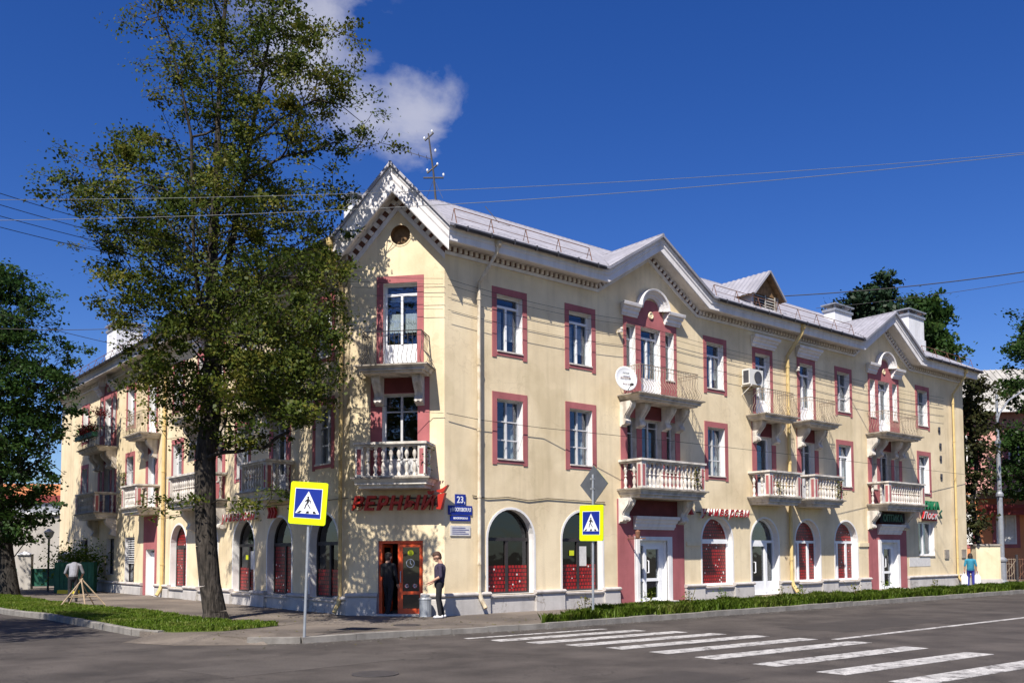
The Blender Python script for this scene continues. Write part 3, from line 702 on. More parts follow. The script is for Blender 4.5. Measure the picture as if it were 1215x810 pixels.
# ---------------- ground-floor shop door under a triple bay
def bay_door(fac, u, glass='glass', sign=False):
    z = zof(fac); x = fac.sg * u
    w, h = 1.38, 2.02
    HOLES[fac].append(rect(x - w / 2, x + w / 2, .10 + z, .10 + h + z))
    def fm():
        g = G(); y0, y1 = .14, .22
        g.box(-w / 2, -w / 2 + .11, y0, y1, 0, h); g.box(w / 2 - .11, w / 2, y0, y1, 0, h); g.box(-w / 2 + .11, w / 2 - .11, y0, y1, h - .16, h)
        g.box(-w / 2 + .11, w / 2 - .11, y0, y1, 0, .10)
        g.box(-.34, -.20, y0 - .02, y1 - .004, .10, h - .16); g.box(.42, .55, y0 - .02, y1 - .004, .10, h - .16)
        g.box(-w / 2 + .11, w / 2 - .11, y0 - .01, y1 - .008, .66, .76); g.box(-.20, .42, y0 - .02, y1 - .006, h - .28, h - .16)
        return g.mesh('shop_door', 'pvc')
    o = part('shop_door', cached(('bd', w), fm), fac, u, 0, .10 + z)
    for a, b in ((-w / 2 + .11, -.34), (-.20, .42), (.55, w / 2 - .11)):
        sub('pane', pane_mesh(b - a, .56, glass), o, ((a + b) / 2, .185, .10)); sub('pane', pane_mesh(b - a, h - .92, glass), o, ((a + b) / 2, .185, .76))
    sub('door_handle', cached('bh', lambda: G().tube([(-.14, .13, .95), (-.14, .07, .95), (-.14, .07, 1.35), (-.14, .13, 1.35)], .02, 6).mesh('door_handle', 'pvc')), o)
    sub('reveal', cached('bdr', lambda: reveal_mesh(rect(-w / 2, w / 2, 0, h), -.03, .22, 'pvc')), o)
    sub('door_surround', cached('bds', lambda: G().plate(rect(-.94, .94, -.10, 2.16), [rect(-w / 2, w / 2, 0, h)], -.05, 0).plate(rect(-.86, .86, -.10, 2.09), [rect(-w / 2 - .02, w / 2 + .02, 0, h + .02)], -.07, -.05).mesh('door_surround', 'white_paint')), o)
    sub('surround', cached('bps', lambda: G().plate(rect(-1.72, 1.60, -.10, 3.38), [rect(-.9, .9, -.09, 2.12)], -.022, 0).mesh('surround', 'pink')), o)
    sub('hood', cached('bhd', lambda: G().sweep([(o_ * .9, d * 1.05) for o_, d in HOOD], [(-.98, .44), (.98, .44)], .4, .4).mesh('hood', 'cornice')), o, (0, -.02, 2.39))
    sub('panel', cached('mp3', lambda: G().box(-1.30, 1.25, -.030, -.0225, 2.84, 3.37).mesh('panel', 'maroon')), o)
    sub('step', cached('bst', lambda: G().box(-.95, .95, -.35, -.001, -.10, .0).mesh('step', 'plinth')), o)
    return o

# ================= right-hand street front
R_W = [2.37, 5.28, 12.10, 20.80, 27.75]
for i, u in enumerate(R_W): std_windows(FR, u, ['W3', 'W3', 'pvc', 'old', 'old'][i], ['W2', 'W2', 'W2', 'pvc', 'pvc'][i])
triple_bay(FR, 8.60); triple_bay(FR, 24.17)
single_bay(FR, 15.02, st2='pvc'); single_bay(FR, 18.0, st2='old')
bay_door(FR, 8.60); bay_door(FR, 24.25)
for u, k in ((2.40, 'dark_low'), (5.31, 'dark_low'), (12.07, 'red_full'), (14.97, 'white_door'), (17.87, 'red_white'), (20.75, 'red_white')): arch_window(FR, u, k)
window(FR, 27.80, 1.52, 1.55, 1.60, [(1.6, 2)], 'pvc', fw=.08, surround=None, depth=.3, curtain=[(.3, .05, .6, 1.5)])
# ================= chamfer
UC = 1.29
w_ = window(FC, UC, 6.895, 1.0, 2.50, [(1.42, 2), (.42, 1)], 'pvc', panel=.78, sill=False, curtain=[(-.24, 1.15, .40, .55), (.24, 1.15, .40, .55), (0, 2.05, .8, .22)], name='balcony_door')
sub('surround', G().plate(rect(-.69, .69, 0, 2.70), [rect(-.5, .5, .001, 2.50)], -.022, 0).mesh('surround', 'pink'), w_)
balcony(FC, UC, .90, 6.89, 'iron', .85, (-.58, .60), 'iron', bw=.24)
w_ = window(FC, UC, 3.805, 1.04, 2.42, [(.48, 2), (.85, 2), (.5, 2)], 'old_frame', panel=.6, sill=False, name='balcony_door')
sub('surround', G().plate(rect(-.86, .86, 0, 2.87), [rect(-.52, .52, .001, 2.42)], -.022, 0).mesh('surround', 'pink'), w_)
sub('panel', G().box(-.52, .52, -.030, -.0225, 2.44, 2.86).mesh('panel', 'maroon'), w_)
balcony(FC, UC, .98, 3.80, 'balustrade', .9, ())
HOLES[FC].append([(-UC + .29 * math.cos(2 * math.pi * i / 24), 10.78 + .29 * math.sin(2 * math.pi * i / 24)) for i in range(24)])
oc = part('oculus', G().lathe([(.0, .22), (.29, .22), (.292, 0)], 24, cap=False).mesh('oculus', 'attic_wood'), FC, UC, 0, 10.78)
oc.rotation_euler = (rad(-90), 0, FC.rz)
sub('oculus_ring', G().lathe([(.29, -.012), (.33, -.012), (.33, 0.0)], 24, cap=False).mesh('oculus_ring', 'cream'), oc)
# shop entrance: red double door, left leaf swung open
DW, DH = 1.30, 2.06
HOLES[FC].append(rect(-UC + .02 - DW / 2, -UC + .02 + DW / 2, .02, .02 + DH))
ent = part('shop_entrance', G().box(-DW / 2, -DW / 2 + .09, .10, .20, 0, DH).box(DW / 2 - .07, DW / 2, .10, .20, 0, DH).box(-DW / 2 + .09, DW / 2 - .07, .10, .20, DH - .08, DH)
           .box(-.10, -.045, .104, .196, 0, DH - .08).mesh('shop_entrance', 'red_frame'), FC, UC - .02, 0, .02)
sub('reveal', reveal_mesh(rect(-DW / 2, DW / 2, 0, DH), -.001, .30, 'old_white'), ent)
lf = sub('door_leaf', G().box(-.035, .055, .055, .10, .03, 1.96).box(.535, .60, .055, .10, .03, 1.96).box(.055, .535, .055, .10, 1.88, 1.96).box(.055, .535, .055, .10, .56, .65).box(.055, .535, .055, .10, .03, .17).mesh('door_leaf', 'red_frame'), ent)
sub('pane', pane_mesh(.50, 1.25, 'glass_dark'), ent, (.295, .08, .64)); sub('pane', pane_mesh(.50, .40, 'glass_dark'), ent, (.295, .08, .165))
sub('notice_board', G().box(.06, .53, .083, .087, .65, 1.88).mesh('notice_board', 'sign_black'), ent)
def disc(r0, r1, y0, y1, m, name, n=20): return G().plate([(r1 * math.cos(2 * math.pi * i / n), r1 * math.sin(2 * math.pi * i / n)) for i in range(n)], [[(r0 * math.cos(2 * math.pi * i / n), r0 * math.sin(2 * math.pi * i / n)) for i in range(n)]] if r0 else [], y0, y1).mesh(name, m)
sub('sticker', disc(0, .085, .066, .070, 'sticker_yellow', 'sticker'), ent, (.28, 0, 1.72))
sub('clock_sticker', disc(.105, .122, .066, .070, 'sign_white', 'clock_sticker'), ent, (.27, 0, 1.43))
sub('clock_hand', G().box(-.012, .012, .066, .070, -.01, .085).add([(0, .066, -.01), (.05, .066, -.06), (.06, .066, -.05), (.012, .066, .01)], [(0, 1, 2, 3)]).mesh('clock_hand', 'sign_white'), ent, (.27, 0, 1.43))
for xx in (.17, .40):
    sub('round_sticker', disc(0, .065, .066, .070, 'sign_white', 'round_sticker'), ent, (xx, 0, .80))
    sub('round_sticker', disc(.05, .063, .060, .064, 'sign_red', 'round_sticker'), ent, (xx, 0, .80))
    sub('pictogram', G().box(-.035, .03, .060, .064, -.012, .02).box(-.03, -.018, .060, .064, -.035, -.012).box(.015, .027, .060, .064, -.035, -.012).box(.02, .045, .060, .064, .01, .035).mesh('pictogram', 'sign_black'), ent, (xx, 0, .80))
sub('door_handle', G().tube([(.01, .05, .9), (.01, -.01, .9), (.01, -.01, 1.2), (.01, .05, 1.2)], .015, 6).mesh('door_handle', 'zinc'), ent)
ol = sub('door_leaf', G().box(0, .06, 0, .045, .03, 1.96).box(.50, .56, 0, .045, .03, 1.96).box(.06, .50, 0, .045, 1.88, 1.96).box(.06, .50, 0, .045, .03, .20).mesh('door_leaf', 'red_frame'), ent, (-DW / 2 + .09, .19, 0), rad(78))
sub('step', G().box(-DW / 2 - .1, DW / 2 + .1, -.30, -.002, -.02, .03).mesh('step', 'plinth'), ent)

# ================= left-hand street front
for u, a, b in ((1.57, 'W3', 'W2'), (7.42, 'W3', 'pvc'), (13.77, 'W3', 'W2'), (19.80, 'pvc', 'W2'), (27.2, 'W3', 'W2')): std_windows(FL, u, a, b)
single_bay(FL, 4.5, hood=False, iron='iron', st2='old'); single_bay(FL, 16.85, hood=False, iron='iron_tan', st2='pvc')
triple_bay(FL, 10.40, iron='iron'); triple_bay(FL, 23.30, iron='iron')
for u, k in ((1.5, 'dark_low'), (4.47, 'red_high'), (7.26, 'dark_low'), (10.4, 'red_high'), (13.53, 'red_mid')): arch_window(FL, u, k, rm='white_paint')
# barred ground-floor window, steel door, dark windows beyond
gw = window(FL, 19.68, .50, 1.35, 2.12, [(1.2, 2), (.6, 2)], 'dark_frame', fw=.05, depth=.30)
sub('window_grille', G().box(-.66, .66, .10, .12, .02, .05).mesh('window_grille', 'pvc') if False else (lambda g: ([g.box(-.66, .66, .10, .118, .95 + .1 * k, .985 + .1 * k) for k in range(12)], g.mesh('window_grille', 'pvc'))[1])(G()), gw)
for u in (22.6, 27.0): window(FL, u, .9, 1.2, 1.7, [(1.2, 2), (.4, 2)], 'dark_frame', fw=.05, depth=.30)
sd = window(FL, 16.86, .06, 1.15, 2.0, [(.1, 1)], 'pvc', fw=.05, panel=1.86, sill=False, depth=.2, name='steel_door')
sub('surround', G().plate(rect(-.88, .80, -.06, 3.40), [rect(-.575, .575, 0, 2.0)], -.022, 0).mesh('surround', 'pink'), sd)
sub('notice', G().box(.02, .26, .170, .178, 1.25, 1.62).mesh('notice', 'sticker_yellow'), sd)
sub('door_handle', G().tube([(.30, .20, .95), (.30, .15, .95), (.38, .15, .95)], .018, 6).mesh('door_handle', 'iron'), sd)

# ---------------- walls, pierced by every opening
def wall(fac, outer):
    me = G().plate(outer, HOLES[fac], 0, .01, rims=False).mesh('wall', 'cream'); return part('wall', me, fac)
wall(FR, [(0, -.05), (32.0, -.05), (32.0, 10.5), (26.75, 10.5), (24.1, 12.1), (21.4, 10.5), (11.25, 10.5), (8.5, 12.1), (5.85, 10.5), (0, 10.5)])
wall(FC, [(-CW, -.05), (0, -.05), (0, 10.5), (-1.38, 12.2), (-CW, 10.4)])
wall(FL, [(-32.0, -.3), (0, -.3), (0, 10.4), (-32.0, 10.4)])
# end walls, rear walls, floors and partitions inside (seen only through the glass)
def plan_poly(pts, z0, z1, name, m, kind=None):
    g = G(); g.prism(pts, z0, z1, 'z'); return part(name, g.mesh(name, m), kind=kind)
def rp(u, off): q = RP(u, off); return (q[0], q[1])
def lp(u, off): q = FL.P(u, off); return (q[0], q[1])
plan_poly([rp(32.0, 0), rp(31.7, 0 - .003), rp(31.7, -10), rp(32.0, -10)], -.05, 10.6, 'end_wall', 'cream')
plan_poly([lp(32.0, 0), lp(32.0, -10), lp(31.7, -10), lp(31.7, -.003)], -.3, 10.5, 'end_wall', 'cream')
plan_poly([rp(31.7, -10), rp(31.7, -9.8), rp(8.2, -9.8), rp(8.2, -10)], -.05, 10.6, 'rear_wall', 'cream')
plan_poly([lp(31.7, -10), lp(31.7, -9.8), lp(7.9, -9.8), lp(7.9, -10)], -.3, 10.5, 'rear_wall', 'cream')
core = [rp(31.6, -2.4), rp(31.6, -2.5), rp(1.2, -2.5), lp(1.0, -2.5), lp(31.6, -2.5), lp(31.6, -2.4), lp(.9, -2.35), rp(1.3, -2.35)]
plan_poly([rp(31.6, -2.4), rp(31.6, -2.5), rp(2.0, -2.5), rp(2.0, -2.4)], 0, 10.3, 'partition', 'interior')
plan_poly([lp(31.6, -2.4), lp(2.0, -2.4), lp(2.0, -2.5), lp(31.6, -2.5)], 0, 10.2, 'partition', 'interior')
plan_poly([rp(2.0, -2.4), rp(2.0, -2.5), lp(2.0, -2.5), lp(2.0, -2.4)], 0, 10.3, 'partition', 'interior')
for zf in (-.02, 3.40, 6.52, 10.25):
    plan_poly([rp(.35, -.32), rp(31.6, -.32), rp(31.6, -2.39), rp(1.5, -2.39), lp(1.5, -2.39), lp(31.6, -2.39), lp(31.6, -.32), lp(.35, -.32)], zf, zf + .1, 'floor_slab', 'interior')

# ---------------- plinth: piers with rounded caps between the windows, plain panels below them
def plinth(fac, u0, u1, pier, z=0.0):
    x0, x1 = sorted((fac.sg * u0, fac.sg * u1)); g = G(); w = x1 - x0
    if pier:
        g.prism([(0, -.3), (-.15, -.3), (-.12, .42), (-.09, .50), (0, .50)], x0, x1, 'x')
        me = g.mesh('plinth', 'plinth'); o = part('plinth', me, fac, 0, 0, z)
        c = G().prism([(0, .503), (-.12, .503), (-.165, .53), (-.175, .565), (-.155, .60), (-.11, .62), (0, .62)], x0 - .02, x1 + .02, 'x')
        sub('cap', c.mesh('cap', 'plinth_cap'), o)
    else:
        g.prism([(0, -.3), (-.045, -.3), (-.035, .44), (0, .44)], x0 + .003, x1 - .003, 'x'); me = g.mesh('plinth', 'plinth'); o = part('plinth', me, fac, 0, 0, z)
        c = G().prism([(.18, .445), (-.10, .445), (-.11, .49), (.18, .535)], x0 + .022, x1 - .022, 'x')
        sub('sill', c.mesh('sill', 'plinth_cap'), o)
def plinth_run(fac, spans, z=0.0):
    for u0, u1, k in spans: plinth(fac, u0, u1, k, z)
ha = .875
plinth_run(FR, [(-.06, 2.40 - ha, True), (2.40 - ha, 2.40 + ha, False), (2.40 + ha, 5.31 - ha, True), (5.31 - ha, 5.31 + ha, False), (5.31 + ha, 6.88, True),
                (10.20, 12.07 - ha, True), (12.07 - ha, 12.07 + ha, False), (12.07 + ha, 14.97 - ha, True), (14.97 + ha, 17.87 - ha, True), (17.87 - ha, 17.87 + ha, False),
                (17.87 + ha, 20.75 - ha, True), (20.75 - ha, 20.75 + ha, False), (20.75 + ha, 22.50, True), (25.86, 32.05, True)])
plinth_run(FC, [(-.06, UC - .02 - DW / 2, True), (UC - .02 + DW / 2, CW + .05, True)])
plinth_run(FL, [(-.05, 1.5 - ha, True), (1.5 - ha, 1.5 + ha, False), (1.5 + ha, 4.47 - ha, True), (4.47 - ha, 4.47 + ha, False), (4.47 + ha, 7.26 - ha, True), (7.26 - ha, 7.26 + ha, False),
                (7.26 + ha, 10.4 - ha, True), (10.4 - ha, 10.4 + ha, False), (10.4 + ha, 13.53 - ha, True), (13.53 - ha, 13.53 + ha, False), (13.53 + ha, 16.0, True), (17.74, 32.05, True)], LZ)
# plain string blocks beside the bays (remains of rustication)
for u in (10.75, 22.15):
    part('string_block', G().box(-.42, .36, -.05, .0, 0, .16).mesh('string_block', 'cream'), FR, u, 0, 1.95)
part('patch', G().box(-1.0, 1.0, -.012, .0, 0, .42).mesh('patch', 'plate_white'), FR, 27.1, 0, 1.04)
for u, z in ((29.37, 7.59), (29.45, 6.81), (29.45, 6.20), (29.46, 5.32)):
    part('vent_hole', G().box(-.09, .09, -.03, -.001, -.16, .16).box(-.16, .0, -.06, -.03, -.02, .10).mesh('vent_hole', 'roof_dark'), FR, u, 0, z)
for u, z, w, h in ((29.75, 1.60, .42, .42), (31.55, 1.62, .42, .42)):
    part('meter_box', G().box(-w / 2, w / 2, -.05, -.001, -h / 2, h / 2).mesh('meter_box', 'slab_edge'), FR, u, 0, z)

# ---------------- main cornice with dentils
PROF = [(0, .60), (.055, .60), (.055, .36), (.13, .33), (.40, .335), (.44, .40), (.58, .42), (.60, .40), (.60, .24), (.63, .20), (.635, .12), (.67, .08), (.67, .035), (0, .035)]
EDGE = [(.60, .034), (.74, .034), (.745, -.035), (.60, -.035)]
KRC, KCL = math.tan(rad(49.4) / 2), math.tan(rad(40.6) / 2)
ZE = 10.75
RPATH = [(0, ZE), (5.90, ZE), (8.50, 12.36), (11.20, ZE), (21.50, ZE), (24.11, 12.34), (26.68, ZE), (32.0, ZE)]
CPATH = [(-CW - .26, ZE - .10), (-1.38, 12.58), (.32, ZE)]
LPATH = [(-32.0, ZE - .10), (0, ZE - .10)]
def cornice(fac, path, kl, kr, xl=None, xr=None, dk=1.0, dp=.19):
    PR = [(o_, d_ * dk) for o_, d_ in PROF]
    p = [list(q) for q in path]
    if xl is not None: p0 = p
    pl = [tuple(q) for q in p]
    g = G()
    def sw(prof, name, m):
        gg = G(); rows = [[(x, -o, z) for x, z in offset_path(pl, d, (xl if xl is not None else pl[0][0]) - kl * o, (xr if xr is not None else pl[-1][0]) + kr * o)] for o, d in prof]
        n = len(pl); v = [q for r in rows for q in r]
        gg.add(v, [(j * n + i, j * n + i + 1, (j + 1) * n + i + 1, (j + 1) * n + i) for j in range(len(prof) - 1) for i in range(n - 1)])
        gg.add([r[0] for r in rows], [tuple(range(len(rows)))]); gg.add([r[-1] for r in rows], [tuple(range(len(rows)))])
        return gg.mesh(name, m)
    o = part('cornice', sw(PR, 'cornice', 'cornice'), fac)
    sub('roof_edge', sw(EDGE, 'roof_edge', 'roof'), o)
    sub('dentil_band', sw([(.055, .50 * dk), (.062, .50 * dk), (.062, .36 * dk), (.055, .36 * dk)], 'dentil_band', 'dentil_gap'), o)
    gd = G(); line = offset_path(pl, .43 * dk, xl if xl is not None else pl[0][0], xr if xr is not None else pl[-1][0])
    for (ax, az), (bx, bz) in zip(line[:-1], line[1:]):
        L_ = math.hypot(bx - ax, bz - az); n = max(1, int(L_ / dp)); tx, tz = (bx - ax) / L_, (bz - az) / L_
        for i in range(n):
            c = (i + .5) * L_ / n; cx, cz = ax + tx * c, az + tz * c; a, b = dp * .25, .068 * dk
            q = [(cx + tx * s1 * a - tz * s2 * b, cz + tz * s1 * a + tx * s2 * b) for s1, s2 in ((-1, -1), (1, -1), (1, 1), (-1, 1))]
            v = [(x, -.063, z) for x, z in q] + [(x, -.125, z) for x, z in q]
            gd.add(v, [(4, 5, 6, 7), (0, 1, 5, 4), (1, 2, 6, 5), (2, 3, 7, 6), (3, 0, 4, 7)])
    d = sub('dentil', gd.mesh('dentil', 'cornice'), o); d['kind'] = 'stuff'
    return o
cornice(FR, RPATH, KRC, .6)
cornice(FC, CPATH, KCL, KRC, xl=-CW, xr=0.0, dk=1.22, dp=.25)
cornice(FL, LPATH, .6, KCL)

# ---------------- roof
def corrugated(polys, cut_dirs, name, step=.24, amp=.042):
    """each polygon (world points) is cut across and every other cut raised: a ribbed metal sheet"""
    bm = bmesh.new()
    for poly, dr in zip(polys, cut_dirs):
        b2 = bmesh.new(); vs_ = [b2.verts.new(p) for p in poly]
        rings = [[Vector(p) for p in poly]]
        for t in tessellate_polygon(rings): b2.faces.new([vs_[i] for i in t])
        dv = Vector(dr).normalized(); ds = [Vector(p).dot(dv) for p in poly]; k = 0; d = min(ds) + step / 2
        lifted = []
        while d < max(ds):
            r = bmesh.ops.bisect_plane(b2, geom=b2.verts[:] + b2.edges[:] + b2.faces[:], plane_co=dv * d, plane_no=dv)
            if k % 2: lifted.append(d)
            d += step / 2; k += 1
        for v in b2.verts:
            q = v.co.dot(dv)
            if any(abs(q - l) < 1e-4 for l in lifted): v.co.z += amp
        tmp = bpy.data.meshes.new('t'); b2.to_mesh(tmp); b2.free(); bm.from_mesh(tmp); bpy.data.meshes.remove(tmp)
    me = bpy.data.meshes.new(name); bm.to_mesh(me); bm.free(); me.materials.append(MATS['roof']); return me
SL = (13.98 - ZE) / 5.70          # main slope
def rz_(off): return ZE + .02 + (.70 - off) * SL
ZR = rz_(-5.0)
EO = .72
u0 = -KRC * EO
Rpoly = [RP(u0, EO, rz_(EO)), RP(5.90, EO, rz_(EO)), RP(8.50, -2.05, rz_(-2.05)), RP(11.2, EO, rz_(EO)), RP(21.5, EO, rz_(EO)), RP(24.11, -2.05, rz_(-2.05)), RP(26.68, EO, rz_(EO)),
         RP(32.72, EO, rz_(EO)), RP(27.0, -5, ZR), RP(3.2, -5, ZR), RP(.74, -2.54, rz_(-2.54))]
lo = -.10
# the left wing: L coordinates; the shared ridge corner in L terms
def l_of_world(p):
    d = np.array(p[:2]) - B; return float(d @ DL), float(d @ FL.n)
ucr, ocr = l_of_world(RP(3.2, -5)); uv, ov = l_of_world(RP(.74, -2.54))
ul0 = -KCL * EO
Lpoly = [FL.P(ul0, EO, rz_(EO) + lo), RP(.74, -2.54, rz_(-2.54)), RP(3.2, -5, ZR), FL.P(27.0, -5, ZR + lo), FL.P(32.72, EO, rz_(EO) + lo)]
apC = FC.P(1.38, .74, 12.60); eR = RP(u0, EO, rz_(EO)); eL = FL.P(ul0, EO, rz_(EO) + lo); VC = RP(.74, -2.54, 12.60)
Cr = [eR, VC, apC]; Cl = [eL, apC, VC]
def gable(uc, ul, ur, za): 
    zb = ZE + .04; off_b = .70 - (za - ZE) / SL
    return [RP(ul, .745, zb), RP(uc, .745, za), RP(uc, off_b, za)], [RP(ur, .745, zb), RP(uc, off_b, za), RP(uc, .745, za)]
g1, g2 = gable(8.50, 5.87, 11.23, 12.40); g3, g4 = gable(24.11, 21.47, 26.71, 12.38)
dR3, dL3, nR3, nC3 = (*DR, 0), (*DL, 0), (*FR.n, 0), (*FC.n, 0)
roof = part('roof', corrugated([Rpoly, Lpoly, Cr, Cl, g1, g2, g3, g4], [dR3, dL3, nC3, nC3, nR3, nR3, nR3, nR3], 'roof'))
# hips, rear slopes and ridge caps
gr = G()
gr.add([RP(32.72, EO, rz_(EO)), RP(32.72, -10.72, rz_(EO)), RP(27, -5, ZR)], [(0, 1, 2)])
gr.add([RP(32.72, -10.72, rz_(EO)), RP(8.9, -10.72, rz_(EO)), RP(3.2, -5, ZR), RP(27, -5, ZR)], [(0, 1, 2, 3)])
gr.add([FL.P(32.72, EO, rz_(EO) + lo), FL.P(27, -5, ZR + lo), FL.P(32.72, -10.72, rz_(EO) + lo)], [(0, 1, 2)])
gr.add([FL.P(32.72, -10.72, rz_(EO) + lo), FL.P(27, -5, ZR + lo), RP(3.2, -5, ZR), RP(8.9, -10.72, rz_(EO))], [(0, 1, 2, 3)])
sub('rear_slope', gr.mesh('rear_slope', 'roof'), roof)
gc = G()
for a, b in ((RP(27, -5, ZR), RP(3.2, -5, ZR)), (RP(3.2, -5, ZR), FL.P(27, -5, ZR + lo)), (apC, VC), (RP(3.2, -5, ZR), VC), (RP(27, -5, ZR), RP(32.72, EO, rz_(EO))), (RP(8.5, .745, 12.40), RP(8.5, -2.1, 12.40)), (RP(24.11, .745, 12.38), RP(24.11, -2.1, 12.38))):
    gc.tube([a, b], .05, 6)
sub('ridge_cap', gc.mesh('ridge_cap', 'roof'), roof)
# gutters and snow guards along the straight eaves
for fac, spans, dz in ((FR, [(-.2, 5.7), (11.4, 21.3), (26.9, 32.6)], 0), (FL, [(0.2, 32.6)], lo)):
    for a, b in spans:
        x0, x1 = sorted((fac.sg * a, fac.sg * b))
        gg = G(); gg.prism([(-.745, -.01), (-.80, .0), (-.83, -.05), (-.80, -.10), (-.745, -.10)], x0, x1, 'x')
        for xx in np.arange(x0 + .4, x1, .85): gg.box(xx, xx + .03, -.84, -.74, -.12, .02)
        part('gutter', gg.mesh('gutter', 'gutter'), fac, 0, 0, ZE + .0 + dz)
        sg_ = G(); n = int((x1 - x0) / 1.3); tops = []
        for i in range(n + 1):
            xx = x0 + .3 + i * (x1 - x0 - .6) / max(n, 1); zb = rz_(.42); zt = zb + .46
            sg_.tube([(xx, -.45, zb), (xx, -.32, zt)], .013, 4); sg_.tube([(xx, -.20, rz_(.2)), (xx, -.32, zt)], .010, 4); tops.append((xx, -.32, zt))
        sg_.tube(tops, .013, 4); sg_.tube([(p[0], -.40, p[2] - .26) for p in tops], .008, 4)
        part('snow_guard', sg_.mesh('snow_guard', 'rust'), fac, 0, 0, dz)
for pts in ([(9.0, -.5), (11.0, -.5)], ):
    pass

# dormer
DU, DOFF, DZ = 15.40, -.10, -.24
def dorm():
    gw = G(); zb, ze, za = 11.0, 12.02, 12.86; hw = .82
    front = G()
    front.plate([(-hw, zb), (hw, zb), (hw, ze), (0, za - .08), (-hw, ze)], [rect(-.62, .62, 11.42, 11.98)], 0, .04)
    return front.mesh('dormer', 'attic_wood')
dm = part('dormer', dorm(), FR, DU, DOFF, DZ)
cheek = G()
for s in (-1, 1): cheek.add([(s * .82, 0, 11.2), (s * .82, 0, 12.02), (s * .82, 1.55, 12.02)], [(0, 1, 2)])
cheek.box(-.86, -.78, -.04, .04, 11.2, 12.02).box(.78, .86, -.04, .04, 11.2, 12.02)
sub('cheek', cheek.mesh('cheek', 'roof'), dm)
lv = G()
for k in range(5): lv.add([(-.62, -.02, 11.44 + .11 * k), (.62, -.02, 11.44 + .11 * k), (.62, .05, 11.53 + .11 * k), (-.62, .05, 11.53 + .11 * k)], [(0, 1, 2, 3)])
lv.box(-.03, .03, -.045, -.02, 11.42, 11.98).box(.60, .66, -.045, -.02, 11.40, 12.0)
sub('louvre', lv.mesh('louvre', 'slate'), dm)
sub('attic_hatch', G().box(-.6, .6, .10, .12, 11.42, 11.98).mesh('attic_hatch', 'roof_dark'), dm)
dr_l = [FR.P(DU - 1.04, DOFF + .28, 11.86 + DZ), FR.P(DU, DOFF + .28, 12.90 + DZ), FR.P(DU, DOFF - 2.9, 12.90 + DZ), FR.P(DU - 1.04, DOFF - 1.2, 11.86 + DZ)]
dr_r = [FR.P(DU + 1.04, DOFF + .28, 11.86 + DZ), FR.P(DU + 1.04, DOFF - 1.2, 11.86 + DZ), FR.P(DU, DOFF - 2.9, 12.90 + DZ), FR.P(DU, DOFF + .28, 12.90 + DZ)]
part('dormer_roof', corrugated([dr_l, dr_r], [nR3, nR3], 'dormer_roof', amp=.03))
sub('dormer_soffit', G().add([(-1.03, -.27, 11.83), (0, -.27, 12.86), (0, 1.2, 12.86), (-1.03, 1.2, 11.83)], [(0, 1, 2, 3)]).add([(1.03, -.27, 11.83), (0, -.27, 12.86), (0, 1.2, 12.86), (1.03, 1.2, 11.83)], [(0, 1, 2, 3)]).mesh('dormer_soffit', 'attic_wood'), dm)
sub('barge_board', (lambda g: (g.tube([(-1.04, -.28, 11.84), (0, -.28, 12.88)], .045, 4), g.tube([(0, -.28, 12.88), (1.04, -.28, 11.84)], .045, 4), g.mesh('barge_board', 'roof'))[2])(G()), dm)

# chimneys
def chimney(fac, u, off, w, d, z0, z1, lean=0):
    g = G(); g.box(-w / 2, w / 2, -d / 2, d / 2, z0, z1).box(-w / 2 - .05, w / 2 + .05, -d / 2 - .05, d / 2 + .05, z0, z0 + (z1 - z0) * .42)
    o = part('chimney', g.mesh('chimney', 'chimney_white'), fac, u, off, 0)
    c = G(); c.box(-w / 2 - .06, w / 2 + .06, -d / 2 - .06, d / 2 + .06, z1, z1 + .12)
    for sx in (-1, 0, 1):
        for sy in (-1, 1): c.box(sx * w * .46 - .03, sx * w * .46 + .03, sy * d * .45 - .03, sy * d * .45 + .03, z1 + .12, z1 + .30)
    c.box(-w / 2 - .10, w / 2 + .10, -d / 2 - .10, d / 2 + .10, z1 + .30, z1 + .36)
    sub('cowl', c.mesh('cowl', 'metal_grey'), o); return o
chimney(FR, 25.6, -3.0, 1.5, .6, 12.3, 13.30)
chimney(FR, 29.75, -1.45, 1.55, .60, 11.6, 13.42)
chimney(FL, 6.5, -4.0, .6, .9, 12.8, 14.6)
chimney(FL, 26.9, -1.75, 1.7, 1.3, 11.4, 13.45)

# ---------------- drainpipes
def drainpipe(fac, u, zt, m='pipe_pale', r=.055, lean=.0, zb=.35):
    z = zof(fac); g = G(); x = fac.sg * u - fac.sg * u
    g.lathe([(.06, -.16), (.10, -.10), (.12, 0), (.125, .10), (.12, .10), (.05, .0)], 10, c=(.30, -.66, zt))
    g.tube([(.30, -.66, zt - .1), (.28, -.60, zt - .32), (.06, -.24, zt - .95), (0, -.13, zt - 1.15), (0, -.13, zb + .25)], r, 8)
    g.tube([(0, -.13, zb + .25), (.02, -.18, zb + .08), (.06, -.34, zb - .18)], r * 1.15, 8)
    for k in np.arange(1.4, zt - 1.6, 1.9): g.lathe([(r * 1.25, 0), (r * 1.25, .06)], 8, c=(0, -.13, k)); 
    return part('drainpipe', g.mesh('drainpipe', m, smooth=False), fac, u, 0, z)
drainpipe(FR, 1.12, 10.62); drainpipe(FR, 16.52, 10.62, 'pipe_cream', .07); drainpipe(FR, 30.65, 10.62, 'pipe_cream')
drainpipe(FL, .30, 10.62, 'pipe_cream'); drainpipe(FL, 15.05, 10.62, 'pipe_cream', .07)
